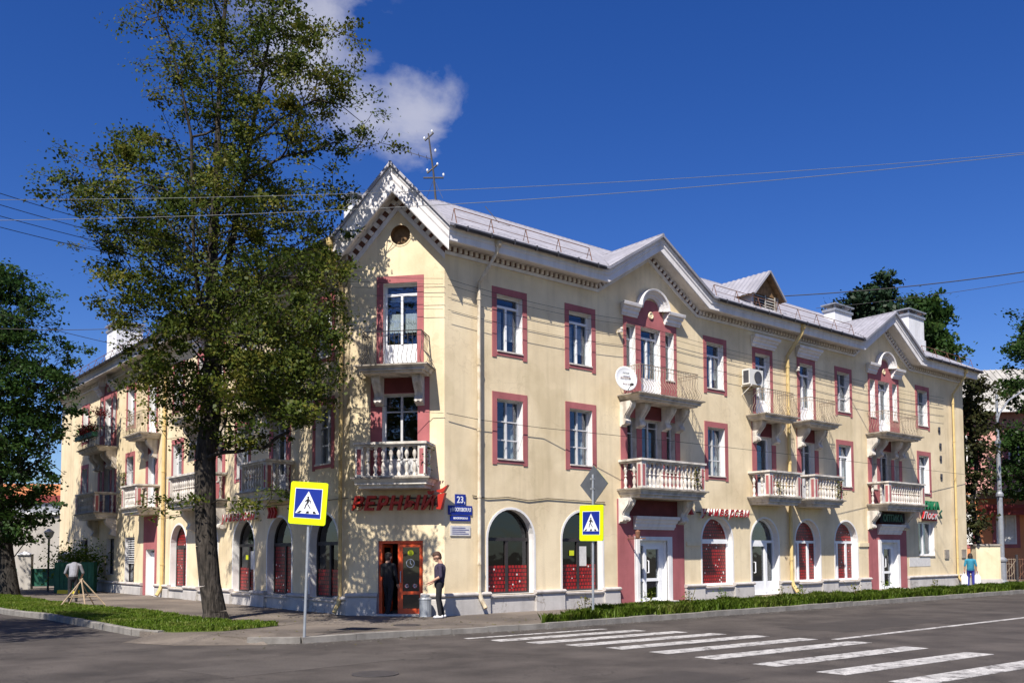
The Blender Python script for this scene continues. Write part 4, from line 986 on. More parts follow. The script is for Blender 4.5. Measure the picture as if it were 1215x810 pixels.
# facade cables
def fcable(fac, pts, r=.008, m='cable', sag=.0):
    g = G(); g.tube([(fac.sg * u, -o, z) for u, o, z in pts], r, 4); return part('wall_cable', g.mesh('wall_cable', m), fac, 0, 0, 0)
for zz in (9.40, 9.24, 8.88, 8.53):
    pts = []
    for a, b in ((.0, 7.0), (7.0, 17.3), (17.3, 31.0)):
        n = 10
        for i in range(n): t = i / n; pts.append((a + (b - a) * t, .16, zz - .12 * 4 * t * (1 - t) - (.0 if a < 7 else .18 * min(1, (a + (b - a) * t - 7) / 10))))
    fcable(FR, pts, .006)
fcable(FR, [(.0, .1, 5.62), (1.2, .14, 5.53), (3.5, .14, 5.50), (8.5, 1.05, 5.38), (18.1, 1.0, 5.40), (31.8, .2, 5.55)], .009)
fcable(FR, [(.95, .03, 3.36), (1.5, .03, 3.30), (2.25, .03, 3.36), (3.06, .03, 3.29), (3.81, .03, 3.38), (4.9, .03, 3.36), (6.3, .03, 3.34)], .014)
fcable(FC, [(.0, .1, 5.62), (.35, .12, 5.64), (1.4, .98, 5.72), (2.4, .12, 5.82), (2.7, .08, 5.85)], .008)
fcable(FL, [(.0, .05, 3.30), (3.4, .05, 3.28), (9, .05, 3.33), (15, .05, 3.30)], .012)
for k, zz in enumerate((9.40, 9.24, 8.88, 8.53)): fcable(FC, [(.0, .16, zz), (.9, .18, zz + .05), (1.9 + .1 * k, .14, zz + .16)], .006)
for u, z in ((7.02, 9.0), (17.25, 9.0)):
    part('insulator', G().box(-.04, .04, -.18, 0, -.03, .05).lathe([(.03, 0), (.05, .04), (.03, .09)], 8, c=(0, -.16, .04)).mesh('insulator', 'old_white'), FR, u, 0, z)

# ================================================================ LETTERED SIGNS
def text_mesh(ch, size, extrude, off=0.0, shear=0.0, mats=('letter_red',), front=None):
    c = bpy.data.curves.new('txt', 'FONT'); c.body = ch; c.size = size; c.extrude = extrude; c.offset = off; c.resolution_u = 3
    c.shear = shear
    o = bpy.data.objects.new('txt', c); COL.objects.link(o)
    bpy.context.view_layer.update()
    me = bpy.data.meshes.new_from_object(o.evaluated_get(bpy.context.evaluated_depsgraph_get()))
    bpy.data.objects.remove(o); bpy.data.curves.remove(c)
    me.materials.clear()
    for m in mats: me.materials.append(MATS[m])
    if front is not None:
        for p in me.polygons: p.material_index = 1 if p.normal.z > .7 else 0
    return me
def lettering(root, txt, size, extrude, width=None, off=0.0, shear=0.0, mats=('letter_red',), front=None, part_name='letter', y=0.0, z=0.0, x0=0.0, gap=.05, dz=None, stuff=False):
    """one mesh per letter, standing in the x,z plane of its root and facing -y; optionally squeezed to a width"""
    items = []; x = 0
    for i, ch in enumerate(txt):
        if ch == ' ': x += size * .35; continue
        me = text_mesh(ch, size, extrude, off, shear, mats, front)
        if not len(me.vertices): continue
        co = np.empty(len(me.vertices) * 3); me.vertices.foreach_get('co', co); co = co.reshape(-1, 3)
        items.append((me, x - co[:, 0].min(), i)); x += co[:, 0].max() - co[:, 0].min() + size * gap
    k = width / x if width else 1.0
    for me, xx, i in items:
        obj(part_name, me, root, (x0 + xx * k, y, z + (dz(i) if dz else 0)), rot=(rad(90), 0, 0), scale=(k, 1, 1))

s = thing('shop_sign', 'large red block letters with a tick-shaped accent over the red corner door', 'sign', FC.P(2.60, .12, 2.94), FC.rz)
lettering(s, 'ВЕРНЫЙ', .52, .06, 2.42, .018, .25, ('sign_red',), y=-.12, gap=.02)
obj('accent', G().prism([(2.46, 0), (2.58, -.01), (2.70, .44), (2.50, .40)], -.25, -.02, 'y').prism([(2.42, .50), (2.62, .56), (2.78, .66), (2.66, .46), (2.56, .44)], -.25, -.02, 'y').mesh('accent', 'sign_red'), s)
obj('mounting_rail', G().box(-.05, 2.55, -.02, .0, .12, .17).box(-.05, 2.55, -.02, .0, .30, .34).box(.1, .14, .0, .12, .1, .36).box(2.3, 2.34, .0, .12, .1, .36).mesh('mounting_rail', 'iron'), s)
s = thing('shop_sign', 'slanted red supermarket letters with pale sides beside the double-door portal', 'sign', FR.P(10.95, .05, 3.03), FR.rz)
lettering(s, 'универсам', .44, .05, 2.85, .012, .35, ('plate_white', 'letter_red'), front=1, y=-.10, x0=.0, gap=.03)
obj('mounting_rail', G().box(-.05, 2.85, -.04, .05, .10, .13).mesh('mounting_rail', 'iron'), s)
s = thing('arrow_sign', 'three dark red chevrons under the balcony beside the supermarket letters', 'sign', FR.P(9.95, .05, 3.05), FR.rz)
for k in range(3):
    x = .22 * k; obj('chevron', G().prism([(x, .18), (x + .12, .36), (x + .24, .36), (x + .12, .18), (x + .24, 0), (x + .12, 0)], -.08, 0, 'y').mesh('chevron', 'letter_red'), s)
s = thing('shop_sign', 'slanted red letters above the arched windows behind the big tree', 'sign', FL.P(8.75, .05, 2.98 + LZ), FL.rz)
lettering(s, 'универсам', .44, .05, 2.85, .012, .35, ('plate_white', 'letter_red'), front=1, y=-.10, gap=.03)
s = thing('arrow_sign', 'red chevrons beside the slanted letters behind the big tree', 'sign', FL.P(5.15, .05, 2.98 + LZ), FL.rz)
for k in range(3):
    x = .2 * k; obj('chevron', G().prism([(x, .36), (x + .12, .18), (x, 0), (x + .1, 0), (x + .22, .18), (x + .1, .36)], -.08, 0, 'y').mesh('chevron', 'letter_red'), s)
s = thing('shop_sign', 'green block letters beside the far balcony', 'sign', FR.P(26.35, .05, 3.72), FR.rz)
lettering(s, 'ОПТИКА', .50, .05, 2.50, .02, 0, ('sign_dkgreen', 'sign_green'), front=1, y=-.10, gap=.03)
s = thing('shop_sign', 'pale and red script letters with a small arrow above the white ground-floor window', 'sign', FR.P(27.15, .05, 3.26), FR.rz)
lettering(s, 'Лоск', .46, .05, 1.55, .01, .3, ('letter_red', 'plate_white'), front=1, y=-.08, gap=.02)
obj('arrow', G().prism([(1.75, .30), (2.02, .46), (2.06, .40), (1.86, .28), (2.06, .08), (2.0, .04)], -.08, -.04, 'y').mesh('arrow', 'sign_dkgreen'), s)
obj('backing', G().box(.1, 1.6, -.03, 0, -.08, .0).mesh('backing', 'letter_red'), s)
s = thing('shop_sign', 'dark green signboard above the far portal door', 'sign', FR.P(23.10, .22, 3.02), FR.rz)
obj('board', G().box(0, 2.15, -.05, 0, -.02, .42).mesh('board', 'cloth_black'), s)
lettering(s, 'ОПТИКА', .40, .02, 1.75, .012, 0, ('sign_dkgreen',), y=-.07, z=.05, x0=.2, gap=.06)
# number and street plates on the corner
def plate_sign(name, label, u, z, w, h, m, txts):
    r = thing(name, label, 'sign', FR.P(u, .0, z), FR.rz)
    obj('plate', G().box(0, w, -.035, -.005, 0, h).mesh('plate', m), r)
    for t, sz, zz, wd, x0 in txts: lettering(r, t, sz, .003, wd, .004, 0, ('sign_white',), y=-.038, z=zz, x0=x0, gap=.08, part_name='letter')
    return r
plate_sign('number_plate', 'small dark blue house number plate reading 23', .35, 3.08, .36, .30, 'sign_blue', [('23', .26, .06, .24, .05), (',', .26, .06, .03, .31)])
plate_sign('street_plate', 'blue street name plate under the house number', .11, 2.80, .83, .26, 'sign_blue', [('у.МОСКОВСКАЯ', .14, .10, .74, .05)])
plate_sign('lower_street_plate', 'narrow blue plate below the street name', .18, 2.63, .69, .15, 'sign_blue', [('МОСКОВСКАЯ', .07, .05, .5, .1)])
r = thing('info_plate', 'pale information plate below the blue street plates', 'sign', FR.P(.18, 0, 2.21), FR.rz)
obj('plate', G().box(0, .70, -.03, -.005, 0, .29).mesh('plate', 'plate_white'), r)
obj('printing', (lambda g: ([g.box(.06, .64 - .12 * (k % 2), -.034, -.031, .05 + .055 * k, .068 + .055 * k) for k in range(4)], g.mesh('printing', 'sign_blue'))[1])(G()), r)

# ---------------- things fixed to the building
r = thing('satellite_dish', 'white satellite dish with printed advert on the upper balcony corner', 'satellite dish', FR.P(6.30, .98, 7.20), FR.rz - rad(14))
def dishm():
    prof = [(0, .0), (.15, .006), (.30, .025), (.40, .05), (.455, .075), (.46, .06), (.40, .03), (.30, .0), (0, -.02)]
    return G().lathe(prof, 28, cap=False).mesh('dish', 'dish_white', smooth=True)
d_ = obj('dish', dishm(), r, (0, 0, 0), rot=(rad(82), 0, 0), scale=(.88, .88, .88))
obj('feed_arm', G().tube([(.05, .1, -.44), (.0, -.35, -.25)], .015, 6).box(-.04, .04, -.42, -.32, -.28, -.20).mesh('feed_arm', 'iron'), r)
obj('mount', G().tube([(0, .10, 0), (.30, .25, 0), (.55, .30, -.02)], .025, 6).mesh('mount', 'zinc'), r)
for t, z, sz, c in (('ЛЮБЫЕ', .18, .075, 'sign_back'), ('АНТЕННЫ', .03, .095, 'rust'), ('22-33-22', -.16, .08, 'rust')):
    lettering(r, t, sz, .002, .26 if t != 'АНТЕННЫ' else .40, .001, 0, (c,), y=-.03 if t == 'АНТЕННЫ' else -.05, z=z - .03, x0=-.13 if t != 'АНТЕННЫ' else -.20, gap=.08)
r = thing('air_conditioner', 'pale outdoor air conditioner unit on brackets beside the upper balcony door', 'air conditioner', FR.P(14.0, .08, 7.98), FR.rz)
obj('casing', G().box(-.42, .42, -.36, -.02, 0, .58).mesh('casing', 'ac_white'), r)
obj('fan_grille', G().lathe([(.10, .0), (.22, .0), (.23, .03), (.21, .03)], 18).mesh('fan_grille', 'roof_dark'), r, (.08, -.362, .29), rot=(rad(90), 0, 0))
obj('side_grille', G().box(-.426, -.421, -.32, -.08, .06, .52).mesh('side_grille', 'roof_dark'), r)
obj('bracket', G().box(-.34, -.30, -.38, .08, -.05, -.0).box(.30, .34, -.38, .08, -.05, -.0).tube([(-.32, -.36, -.05), (-.32, .08, -.36)], .015, 4).tube([(.32, -.36, -.05), (.32, .08, -.36)], .015, 4).mesh('bracket', 'ac_white'), r)
r = thing('lamp_bracket', 'small rusty wall lantern bracket beside the white double door', 'wall lamp', FR.P(7.35, .05, 2.18), FR.rz)
obj('arm', G().tube([(0, .03, 0), (.0, -.75, 0)], .018, 5).tube([(0, .0, .1), (0, -.5, .0)], .010, 5).mesh('arm', 'rust'), r)
obj('shade', G().lathe([(.07, 0), (.09, .2), (.03, .26)], 8, c=(0, -.42, .02)).mesh('shade', 'rust'), r)
r = thing('roof_antenna', 'tall dark aerial mast with white insulators and a side antenna on the roof corner', 'antenna', RP(3.15, -4.95, ZR - .05))
r.scale = (.88, .88, .88)
mast = G(); mast.tube([(0, 0, 0), (-.10, 0, 1.2), (-.30, 0, 2.75)], [.045, .04, .03], 6); obj('mast', mast.mesh('mast', 'iron'), r)
for z, w, dy in ((2.62, .34, .16), (1.32, .42, .18), (.95, .80, 0)):
    obj('crossarm', G().tube([(-.10 * z - w / 2, 0, z - dy), (-.10 * z + w / 2, 0, z + dy)], .035, 5).mesh('crossarm', 'iron'), r)
for x, z in ((-.46, 2.50), (-.16, 2.78), (-.34, 1.20), (.06, 1.45), (.30, 1.02), (-.02, 2.0)):
    obj('insulator', G().lathe([(.02, 0), (.042, .04), (.036, .10), (.015, .12)], 8).mesh('insulator', 'dish_white'), r, (x, 0, z))
yag = G(); yag.tube([(-.2, 0, 1.72), (-1.25, .0, 2.05)], .014, 4)
for t in (.15, .45, .75, 1.0): yag.tube([(-.2 - 1.05 * t, -.22, 1.72 + .33 * t), (-.2 - 1.05 * t, .22, 1.72 + .33 * t)], .012, 4)
obj('yagi', yag.mesh('yagi', 'iron'), r)
obj('stay_wire', G().tube([(-.08, 0, .9), (-.45, .2, .05)], .008, 3).tube([(-.08, 0, .9), (.3, -.3, .0)], .008, 3).mesh('stay_wire', 'iron'), r)
r = thing('roof_aerial', 'thin slanting rod aerial on the roof slope near the corner', 'antenna', RP(4.6, -3.2, rz_(-3.2)))
obj('rod', G().tube([(0, 0, 0), (-.5, 0, .62)], .015, 4).tube([(.0, 0, 0), (.35, -.1, -.1)], .012, 4).mesh('rod', 'iron'), r)
# flower boxes and climbers on the left wing
r = thing('flower_box', 'window box of red flowers on the shaded upper balcony railing', 'flower box', FL.P(23.3, 1.0, 7.35 + LZ), FL.rz)
obj('box', G().box(-1.45, 1.45, -.13, .13, -.02, .18).mesh('box', 'fence_green'), r)
def clump(n, sx, sy, sz, leaf, m, name, seed=1, flat=.5):
    q = np.random.default_rng(seed); c = q.normal(0, 1, (n, 3)) * (sx, sy, sz)
    return leaves_mesh(c, leaf, q, m, name, flat)
def leaves_mesh(c, size, q, m, name, flat=.5, aspect=.7, nv=None):
    """one rhombic leaf per centre"""
    n = len(c); nrm = q.normal(0, 1, (n, 3)); nrm[:, 2] = np.abs(nrm[:, 2]) + flat; nrm = nrm if nv is None else nv; nrm = nrm / 1.0; nrm /= np.linalg.norm(nrm, axis=1)[:, None]
    a = q.normal(0, 1, (n, 3)); a -= nrm * (a * nrm).sum(1)[:, None]; a /= np.linalg.norm(a, axis=1)[:, None] + 1e-9
    b = np.cross(nrm, a); s_ = size * q.uniform(.55, 1.35, (n, 1))
    dr = np.array([0, 0, -.18]) * s_
    v = np.stack([c - a * s_ * .5, c + b * s_ * .5 * aspect - a * s_ * .08, c + a * s_ * .55 + dr, c - b * s_ * .5 * aspect - a * s_ * .08], 1).reshape(-1, 3)
    me = bpy.data.meshes.new(name); me.vertices.add(4 * n); me.vertices.foreach_set('co', v.ravel())
    me.loops.add(4 * n); me.loops.foreach_set('vertex_index', np.arange(4 * n)); me.polygons.add(n)
    me.polygons.foreach_set('loop_start', np.arange(0, 4 * n, 4)); me.update(calc_edges=True); me.materials.append(MATS[m]); return me
obj('foliage', clump(700, .75, .12, .16, .10, 'leaf_maple', 'foliage', 3), r, (0, 0, .3)); obj('blossom', clump(500, .6, .14, .16, .09, 'flower_red', 'blossom', 4), r, (.2, -.05, .33))
r = thing('hanging_basket', 'red flower basket hanging in the upper balcony opening', 'flower basket', FL.P(22.6, .55, 8.55 + LZ))
obj('blossom', clump(260, .22, .18, .16, .10, 'flower_red', 'blossom', 5), r)
obj('cord', G().tube([(0, 0, 0), (0, 0, .8)], .01, 4).mesh('cord', 'iron'), r)
for k, (fac, u, off, z, h, lab) in enumerate(((FL, 18.9, .55, 3.85, 1.6, 'yellowing climber beside the second-floor balustrade of the left wing'), (FL, 18.1, .6, 6.9, 1.2, 'thin climber beside the upper iron balcony of the left wing'), (FC, .40, .75, 3.85, .9, 'small green shrub growing on the corner balcony'),
                                     (FR, 9.75, .98, 3.9, .7, 'yellowing weed growing through the wide balustrade over the portal'), (FR, 18.7, .98, 3.88, .7, 'green weed on the end of the paired balustrades'), (FR, 14.6, .9, 3.85, .5, 'dry weed at the foot of the left paired balustrade'))):
    r = thing('balcony_plant', lab, 'plant', fac.P(u, off, z + zof(fac)))
    q = np.random.default_rng(30 + k); n = int(130 * h / .9); t = q.random(n)
    c = np.stack([q.normal(0, .11, n) * (1.2 - t * .6), q.normal(0, .11, n), t * h], 1)
    obj('foliage', leaves_mesh(c, .085, q, 'vine' if k != 2 else 'leaf_maple', 'foliage'), r)
    obj('stem', G().tube([(0, 0, -.05), (.03, 0, h * .5), (-.02, .02, h)], .012, 4).mesh('stem', 'bark'), r)

# ================================================================ GROUND, ROADS, PAVEMENT
ZR0 = -.12
def sheet(name, pts, z, m, thick=0.0):
    g = G(); g.prism(pts, z - max(thick, .02), z, 'z'); return tag(obj(name, g.mesh(name, m)), kind='structure')
tag(obj('ground', G().add([(-700, -200, -.26), (700, -200, -.26), (700, 1200, -.26), (-700, 1200, -.26)], [(0, 1, 2, 3)]).mesh('ground', 'earth')), kind='structure')
rc = lambda u, o: rp(u, o)
asph = MATS['asphalt']
# asphalt: add long wear bands running along the street and a few repair patches and cracks
def asphalt_wear():
    N, Lk = asph.node_tree.nodes, asph.node_tree.links; b = N['Principled BSDF']; src = b.inputs['Base Color'].links[0].from_socket
    geo = N.new('ShaderNodeNewGeometry'); mpn = N.new('ShaderNodeMapping'); mpn.inputs['Rotation'].default_value = (0, 0, -PHI)
    mpn.vector_type = 'POINT'; Lk.new(geo.outputs['Position'], mpn.inputs[0])
    m2 = N.new('ShaderNodeMapping'); m2.inputs['Scale'].default_value = (.035, .9, 1); Lk.new(mpn.outputs[0], m2.inputs[0])
    nz = N.new('ShaderNodeTexNoise'); nz.inputs['Scale'].default_value = 1.2; nz.inputs['Detail'].default_value = 5; Lk.new(m2.outputs[0], nz.inputs['Vector'])
    cr = N.new('ShaderNodeValToRGB'); cr.color_ramp.elements[0].position = .35; cr.color_ramp.elements[0].color = (.88, .88, .88, 1); cr.color_ramp.elements[1].position = .65; cr.color_ramp.elements[1].color = (1.08, 1.08, 1.08, 1)
    Lk.new(nz.outputs['Fac'], cr.inputs[0])
    mm = N.new('ShaderNodeMix'); mm.data_type = 'RGBA'; mm.blend_type = 'MULTIPLY'; mm.inputs['Factor'].default_value = 1
    Lk.new(src, mm.inputs['A']); Lk.new(cr.outputs[0], mm.inputs['B'])
    vo = N.new('ShaderNodeTexVoronoi'); vo.feature = 'DISTANCE_TO_EDGE'; vo.inputs['Scale'].default_value = .22
    nd = N.new('ShaderNodeTexNoise'); nd.inputs['Scale'].default_value = .9; nd.inputs['Detail'].default_value = 5; Lk.new(geo.outputs['Position'], nd.inputs['Vector'])
    mixv = N.new('ShaderNodeMix'); mixv.data_type = 'VECTOR'; mixv.inputs['Factor'].default_value = .35
    sc_ = N.new('ShaderNodeVectorMath'); sc_.operation = 'SCALE'; sc_.inputs['Scale'].default_value = 6.0; Lk.new(nd.outputs['Color'], sc_.inputs[0])
    ad = N.new('ShaderNodeVectorMath'); ad.operation = 'ADD'; Lk.new(geo.outputs['Position'], ad.inputs[0]); Lk.new(sc_.outputs[0], ad.inputs[1])
    Lk.new(ad.outputs[0], vo.inputs['Vector'])
    c2 = N.new('ShaderNodeValToRGB'); c2.color_ramp.elements[0].position = .0; c2.color_ramp.elements[0].color = (.45, .45, .45, 1); c2.color_ramp.elements[1].position = .010; c2.color_ramp.elements[1].color = (1, 1, 1, 1)
    Lk.new(vo.outputs['Distance'], c2.inputs[0])
    m3 = N.new('ShaderNodeMix'); m3.data_type = 'RGBA'; m3.blend_type = 'MULTIPLY'; m3.inputs['Factor'].default_value = .9
    Lk.new(mm.outputs['Result'], m3.inputs['A']); Lk.new(c2.outputs[0], m3.inputs['B']); Lk.new(m3.outputs['Result'], b.inputs['Base Color'])
asphalt_wear()
KERB_R = [(-6.9, 2.75), (-6.0, 3.35), (-4.8, 3.45), (-3.4, 3.55), (-1.5, 3.80), (0.2, 4.0), (60, 4.0)]       # street-side edge of pavement and verge (u, off)
sheet('road', [rc(-60, 2.4), rc(-17, 2.4), rc(-17, -2.0), rc(90, -2.0), rc(90, 17.5), rc(-60, 24)], ZR0, 'asphalt', .1)
sheet('side_street', [rc(-7.0, -1.5), rc(-7.0, -60), rc(-17, -60), rc(-17, 2.35), rc(-12, 2.35)], ZR0 - .004, 'asphalt', .09)
PAVE = [rc(-8.0, -.25), rc(-7.75, .30), rc(-7.2, 1.3), rc(-6.8, 2.60), rc(-5.95, 3.28), rc(-4.8, 3.38), rc(-3.4, 3.48), rc(-1.5, 3.72), rc(.2, 3.92), rc(75, 3.92), rc(75, -4), rc(2, -4), rc(-.5, -36), rc(-8.0, -36)]
sheet('pavement', PAVE, .0, 'pavement', .22)
# asphalt ramp down to the road between the two kerbs
inner = [(-7.76, .16), (-7.15, 1.3), (-6.62, 2.62)]; outer_ = [(-8.75, .70), (-8.15, 2.1), (-6.70, 3.30)]
gq = G(); gq.add([RP(*p, .003) for p in inner] + [RP(*p, ZR0 + .004) for p in outer_], [(0, 1, 4, 3), (1, 2, 5, 4)])
tag(obj('pavement_ramp', gq.mesh('pavement_ramp', 'pavement')), kind='structure')
# kerb stones
kerb = tag(obj('kerb', G().box(-.05, .05, -.05, .05, -.3, -.2).mesh('kerb', 'kerb'), None, (*rc(0, 3.99), 0)), kind='structure')
kerb_r = random.Random(5)
def kerb_run(pts, z_top=.02, lower=None):
    k = 0
    for (a, b) in zip(pts[:-1], pts[1:]):
        a, b = np.array(rc(*a)), np.array(rc(*b)); L_ = np.linalg.norm(b - a); n = max(1, round(L_ / 1.0)); d = (b - a) / L_; ang = math.atan2(d[1], d[0])
        for i in range(n):
            ln = L_ / n; c = a + d * ln * (i + .5); zt = z_top + kerb_r.uniform(-.012, .008) + (lower(c) if lower else 0)
            me = cached(('kerb', round(ln, 2)), lambda: G().prism([(-.08, -.25), (-.08, -.005), (-.065, .0), (.065, 0), (.08, -.015), (.08, -.25)], -ln / 2 + .006, ln / 2 - .006, 'x').mesh('kerb_stone', 'kerb'))
            o = obj('kerb_stone', me, kerb, (c[0] - kerb.location.x, c[1] - kerb.location.y, zt), rot=(kerb_r.uniform(-.02, .02), kerb_r.uniform(-.006, .006), ang + kerb_r.uniform(-.008, .008)))
kerb_run(KERB_R[:-1], .01); kerb_run([(0.2, 4.0), (46, 4.0)], .03)
kerb_run([(-7.75, .1), (-8.0, -.9), (-8.05, -4), (-8.15, -8), (-8.6, -11.5), (-8.6, -34)], .04)
# zebra crossing and centre line
ZS = [(4.92, -2.87, 1.15), (5.80, -2.72, 1.46), (6.70, -2.45, 1.87), (7.62, -2.2, 2.09), (8.56, -2.0, 2.37), (9.63, -1.95, 2.52), (10.74, -2.0, 2.69), (12.0, -2.08, 2.45), (13.25, -2.19, 2.3), (14.5, -2.37, 2.2), (15.75, -2.5, 2.1)]
zeb = tag(obj('zebra_crossing', G().prism([rc(-2.87, 4.75), rc(1.15, 4.98), rc(1.15, 5.15), rc(-2.87, 4.92)], ZR0 + .002, ZR0 + .006, 'z').mesh('zebra_crossing', 'road_paint')), kind='structure')
for k, (o_, a, b) in enumerate(ZS[1:]):
    w = .20 + .006 * k
    obj('stripe', G().prism([rc(a, o_ - .15 - w), rc(b, o_ + .10 - w), rc(b, o_ + .10 + w), rc(a, o_ - .15 + w)], ZR0 + .002, ZR0 + .006, 'z').mesh('stripe', 'road_paint'), zeb)
tag(obj('centre_line', G().prism([rc(2.75, 10.12), rc(60, 10.12), rc(60, 10.28), rc(2.75, 10.28)], ZR0 + .002, ZR0 + .006, 'z').mesh('centre_line', 'road_paint')), kind='structure')
# repair patch and drain cover on the roadway and pavement
for k, pl in enumerate(([(-9.5, 6.0), (-6.2, 5.6), (-6.0, 7.2), (-9.2, 7.5)], [(4.5, 7.6), (9.8, 7.5), (9.9, 9.3), (4.6, 9.4)], [(-14, 9.0), (-10.5, 9.2), (-10.8, 10.4), (-13.8, 10.1)], [(-5.5, 11.5), (-3.6, 11.4), (-3.5, 12.6), (-5.4, 12.8)])):
    tag(obj('asphalt_patch', G().prism([rc(*p) for p in pl], ZR0 + .0005, ZR0 + .003, 'z').mesh('asphalt_patch', 'patch_dark' if k % 2 else 'patch_light')), kind='structure')
tag(obj('manhole_cover', G().lathe([(.36, 0), (.36, .012), (.30, .014)], 22).mesh('manhole_cover', 'iron'), None, (*rc(-7.4, 8.6), ZR0 + .001)), kind='structure')
tag(obj('asphalt_patch', G().prism([rc(-5.2, 2.4), rc(-3.6, 2.3), rc(-3.3, 2.9), rc(-4.9, 3.0)], .001, .004, 'z').mesh('asphalt_patch', 'asphalt')), kind='structure')
tag(obj('manhole_cover', G().lathe([(.33, 0), (.33, .012), (.28, .014)], 20).mesh('manhole_cover', 'iron'), None, (*rc(-2.6, 2.1), 0)), kind='structure')
# lawns
VERGE = [rc(.15, 3.88), rc(46, 3.88), rc(46, 1.7), rc(6.0, 1.7), rc(4.2, 2.0), rc(2.6, 2.7), rc(1.0, 3.5)]
LAWN = [rc(-7.85, -.2), rc(-7.55, .35), rc(-6.6, .80), rc(-5.0, .2), rc(-4.9, -.6), rc(-5.6, -3), rc(-5.5, -8), rc(-6.0, -12), rc(-6.3, -16), rc(-6.3, -30), rc(-8.45, -30), rc(-8.45, -11.5), rc(-7.98, -8), rc(-7.92, -1)]
sheet('verge', VERGE, .012, 'lawn_soil', .01); sheet('lawn', LAWN, .012, 'lawn_soil', .01)
def in_poly(px, py, poly):
    c = np.zeros(len(px), bool); n = len(poly)
    for i in range(n):
        x1, y1 = poly[i]; x2, y2 = poly[(i + 1) % n]
        k = ((y1 > py) != (y2 > py)) & (px < (x2 - x1) * (py - y1) / (y2 - y1 + 1e-12) + x1); c ^= k
    return c
def grass(name, label, poly, n, h, seed, tuft=.5, wid=.012, density=None):
    q = np.random.default_rng(seed); P_ = np.array(poly); lo_, hi_ = P_.min(0), P_.max(0); pts = []
    while sum(map(len, pts)) < n:
        c = q.uniform(lo_, hi_, (n * 2, 2)); c = c[in_poly(c[:, 0], c[:, 1], poly)]
        if density: c = c[q.random(len(c)) < density(c)]
        pts.append(c)
    c = np.concatenate(pts)[:n]
    wob = .5 + .5 * np.sin(c[:, 0] * 1.9 + 1.3 * np.sin(c[:, 1] * 1.1)) * np.sin(c[:, 1] * 2.3 + np.sin(c[:, 0] * .9))
    wob2 = .5 + .5 * np.sin(c[:, 0] * 5.3 + 2.1 * np.sin(c[:, 1] * 3.7)) * np.sin(c[:, 1] * 4.9)
    hh = h * (.30 + .55 * wob + .45 * wob2) * q.uniform(.35, 1.35, n); an = q.uniform(0, 6.283, n); w = wid * q.uniform(.7, 1.6, n) * (1 + 1.2 * (hh / h))
    dx, dy = np.cos(an), np.sin(an); ln = hh * q.uniform(.15, .75, n)
    b0 = np.stack([c[:, 0] - dy * w, c[:, 1] + dx * w, np.full(n, .0)], 1); b1 = np.stack([c[:, 0] + dy * w, c[:, 1] - dx * w, np.full(n, .0)], 1)
    m0 = np.stack([c[:, 0] - dy * w * .8 + dx * ln * .35, c[:, 1] + dx * w * .8 + dy * ln * .35, hh * .65], 1); m1 = np.stack([c[:, 0] + dy * w * .8 + dx * ln * .35, c[:, 1] - dx * w * .8 + dy * ln * .35, hh * .65], 1)
    t = np.stack([c[:, 0] + dx * ln, c[:, 1] + dy * ln, hh], 1)
    v = np.stack([b0, b1, m1, t, m0], 1).reshape(-1, 3); v[:, 2] += .01
    me = bpy.data.meshes.new(name); me.vertices.add(5 * n); me.vertices.foreach_set('co', v.ravel()); me.loops.add(5 * n); me.loops.foreach_set('vertex_index', np.arange(5 * n)); me.polygons.add(n)
    me.polygons.foreach_set('loop_start', np.arange(0, 5 * n, 5)); me.update(calc_edges=True); me.materials.append(MATS['grass'])
    return tag(obj(name, me), label, 'grass', kind='stuff')
A2 = np.array(rc(0, 3))
grass('verge_grass', 'tall rough green grass along the street kerb', VERGE, 130000, .20, 1, wid=.0052, density=lambda c: np.clip(1.25 - np.linalg.norm(c - A2, axis=1) / 45, .25, 1) * np.clip(.62 + .55 * np.sin(c[:, 0] * 1.35 + 2 * np.sin(c[:, 1] * .7)) * np.sin(c[:, 1] * 1.7 + c[:, 0] * .5), .12, 1))
grass('lawn_grass', 'short mown grass under the big tree beside the side street', LAWN, 90000, .085, 2, wid=.0055)
for k, (u_, o_) in enumerate(((2.4, 3.1), (5.9, 2.2), (7.3, 2.6), (9.6, 2.1), (12.4, 2.4), (14.2, 2.0), (17.0, 2.5), (19.8, 2.2), (23.5, 2.4))):
    q = np.random.default_rng(300 + k); r = thing('weed', 'spindly weed standing above the verge grass', 'weed', RP(u_, o_, 0), 0, 'tall weeds along the verge')
    g = G()
    for j in range(4): a = q.normal(0, .09, 2); g.tube([(0, 0, 0), (a[0] * .6, a[1] * .6, .25), (a[0] * 1.6, a[1] * 1.6, q.uniform(.42, .66))], .006, 3)
    obj('stem', g.mesh('stem', 'vine'), r)
    nl = 70; obj('foliage', leaves_mesh(np.stack([q.normal(0, .10, nl), q.normal(0, .10, nl), q.uniform(.08, .55, nl)], 1), .075, q, 'grass' if k % 2 else 'vine', 'foliage'), r)
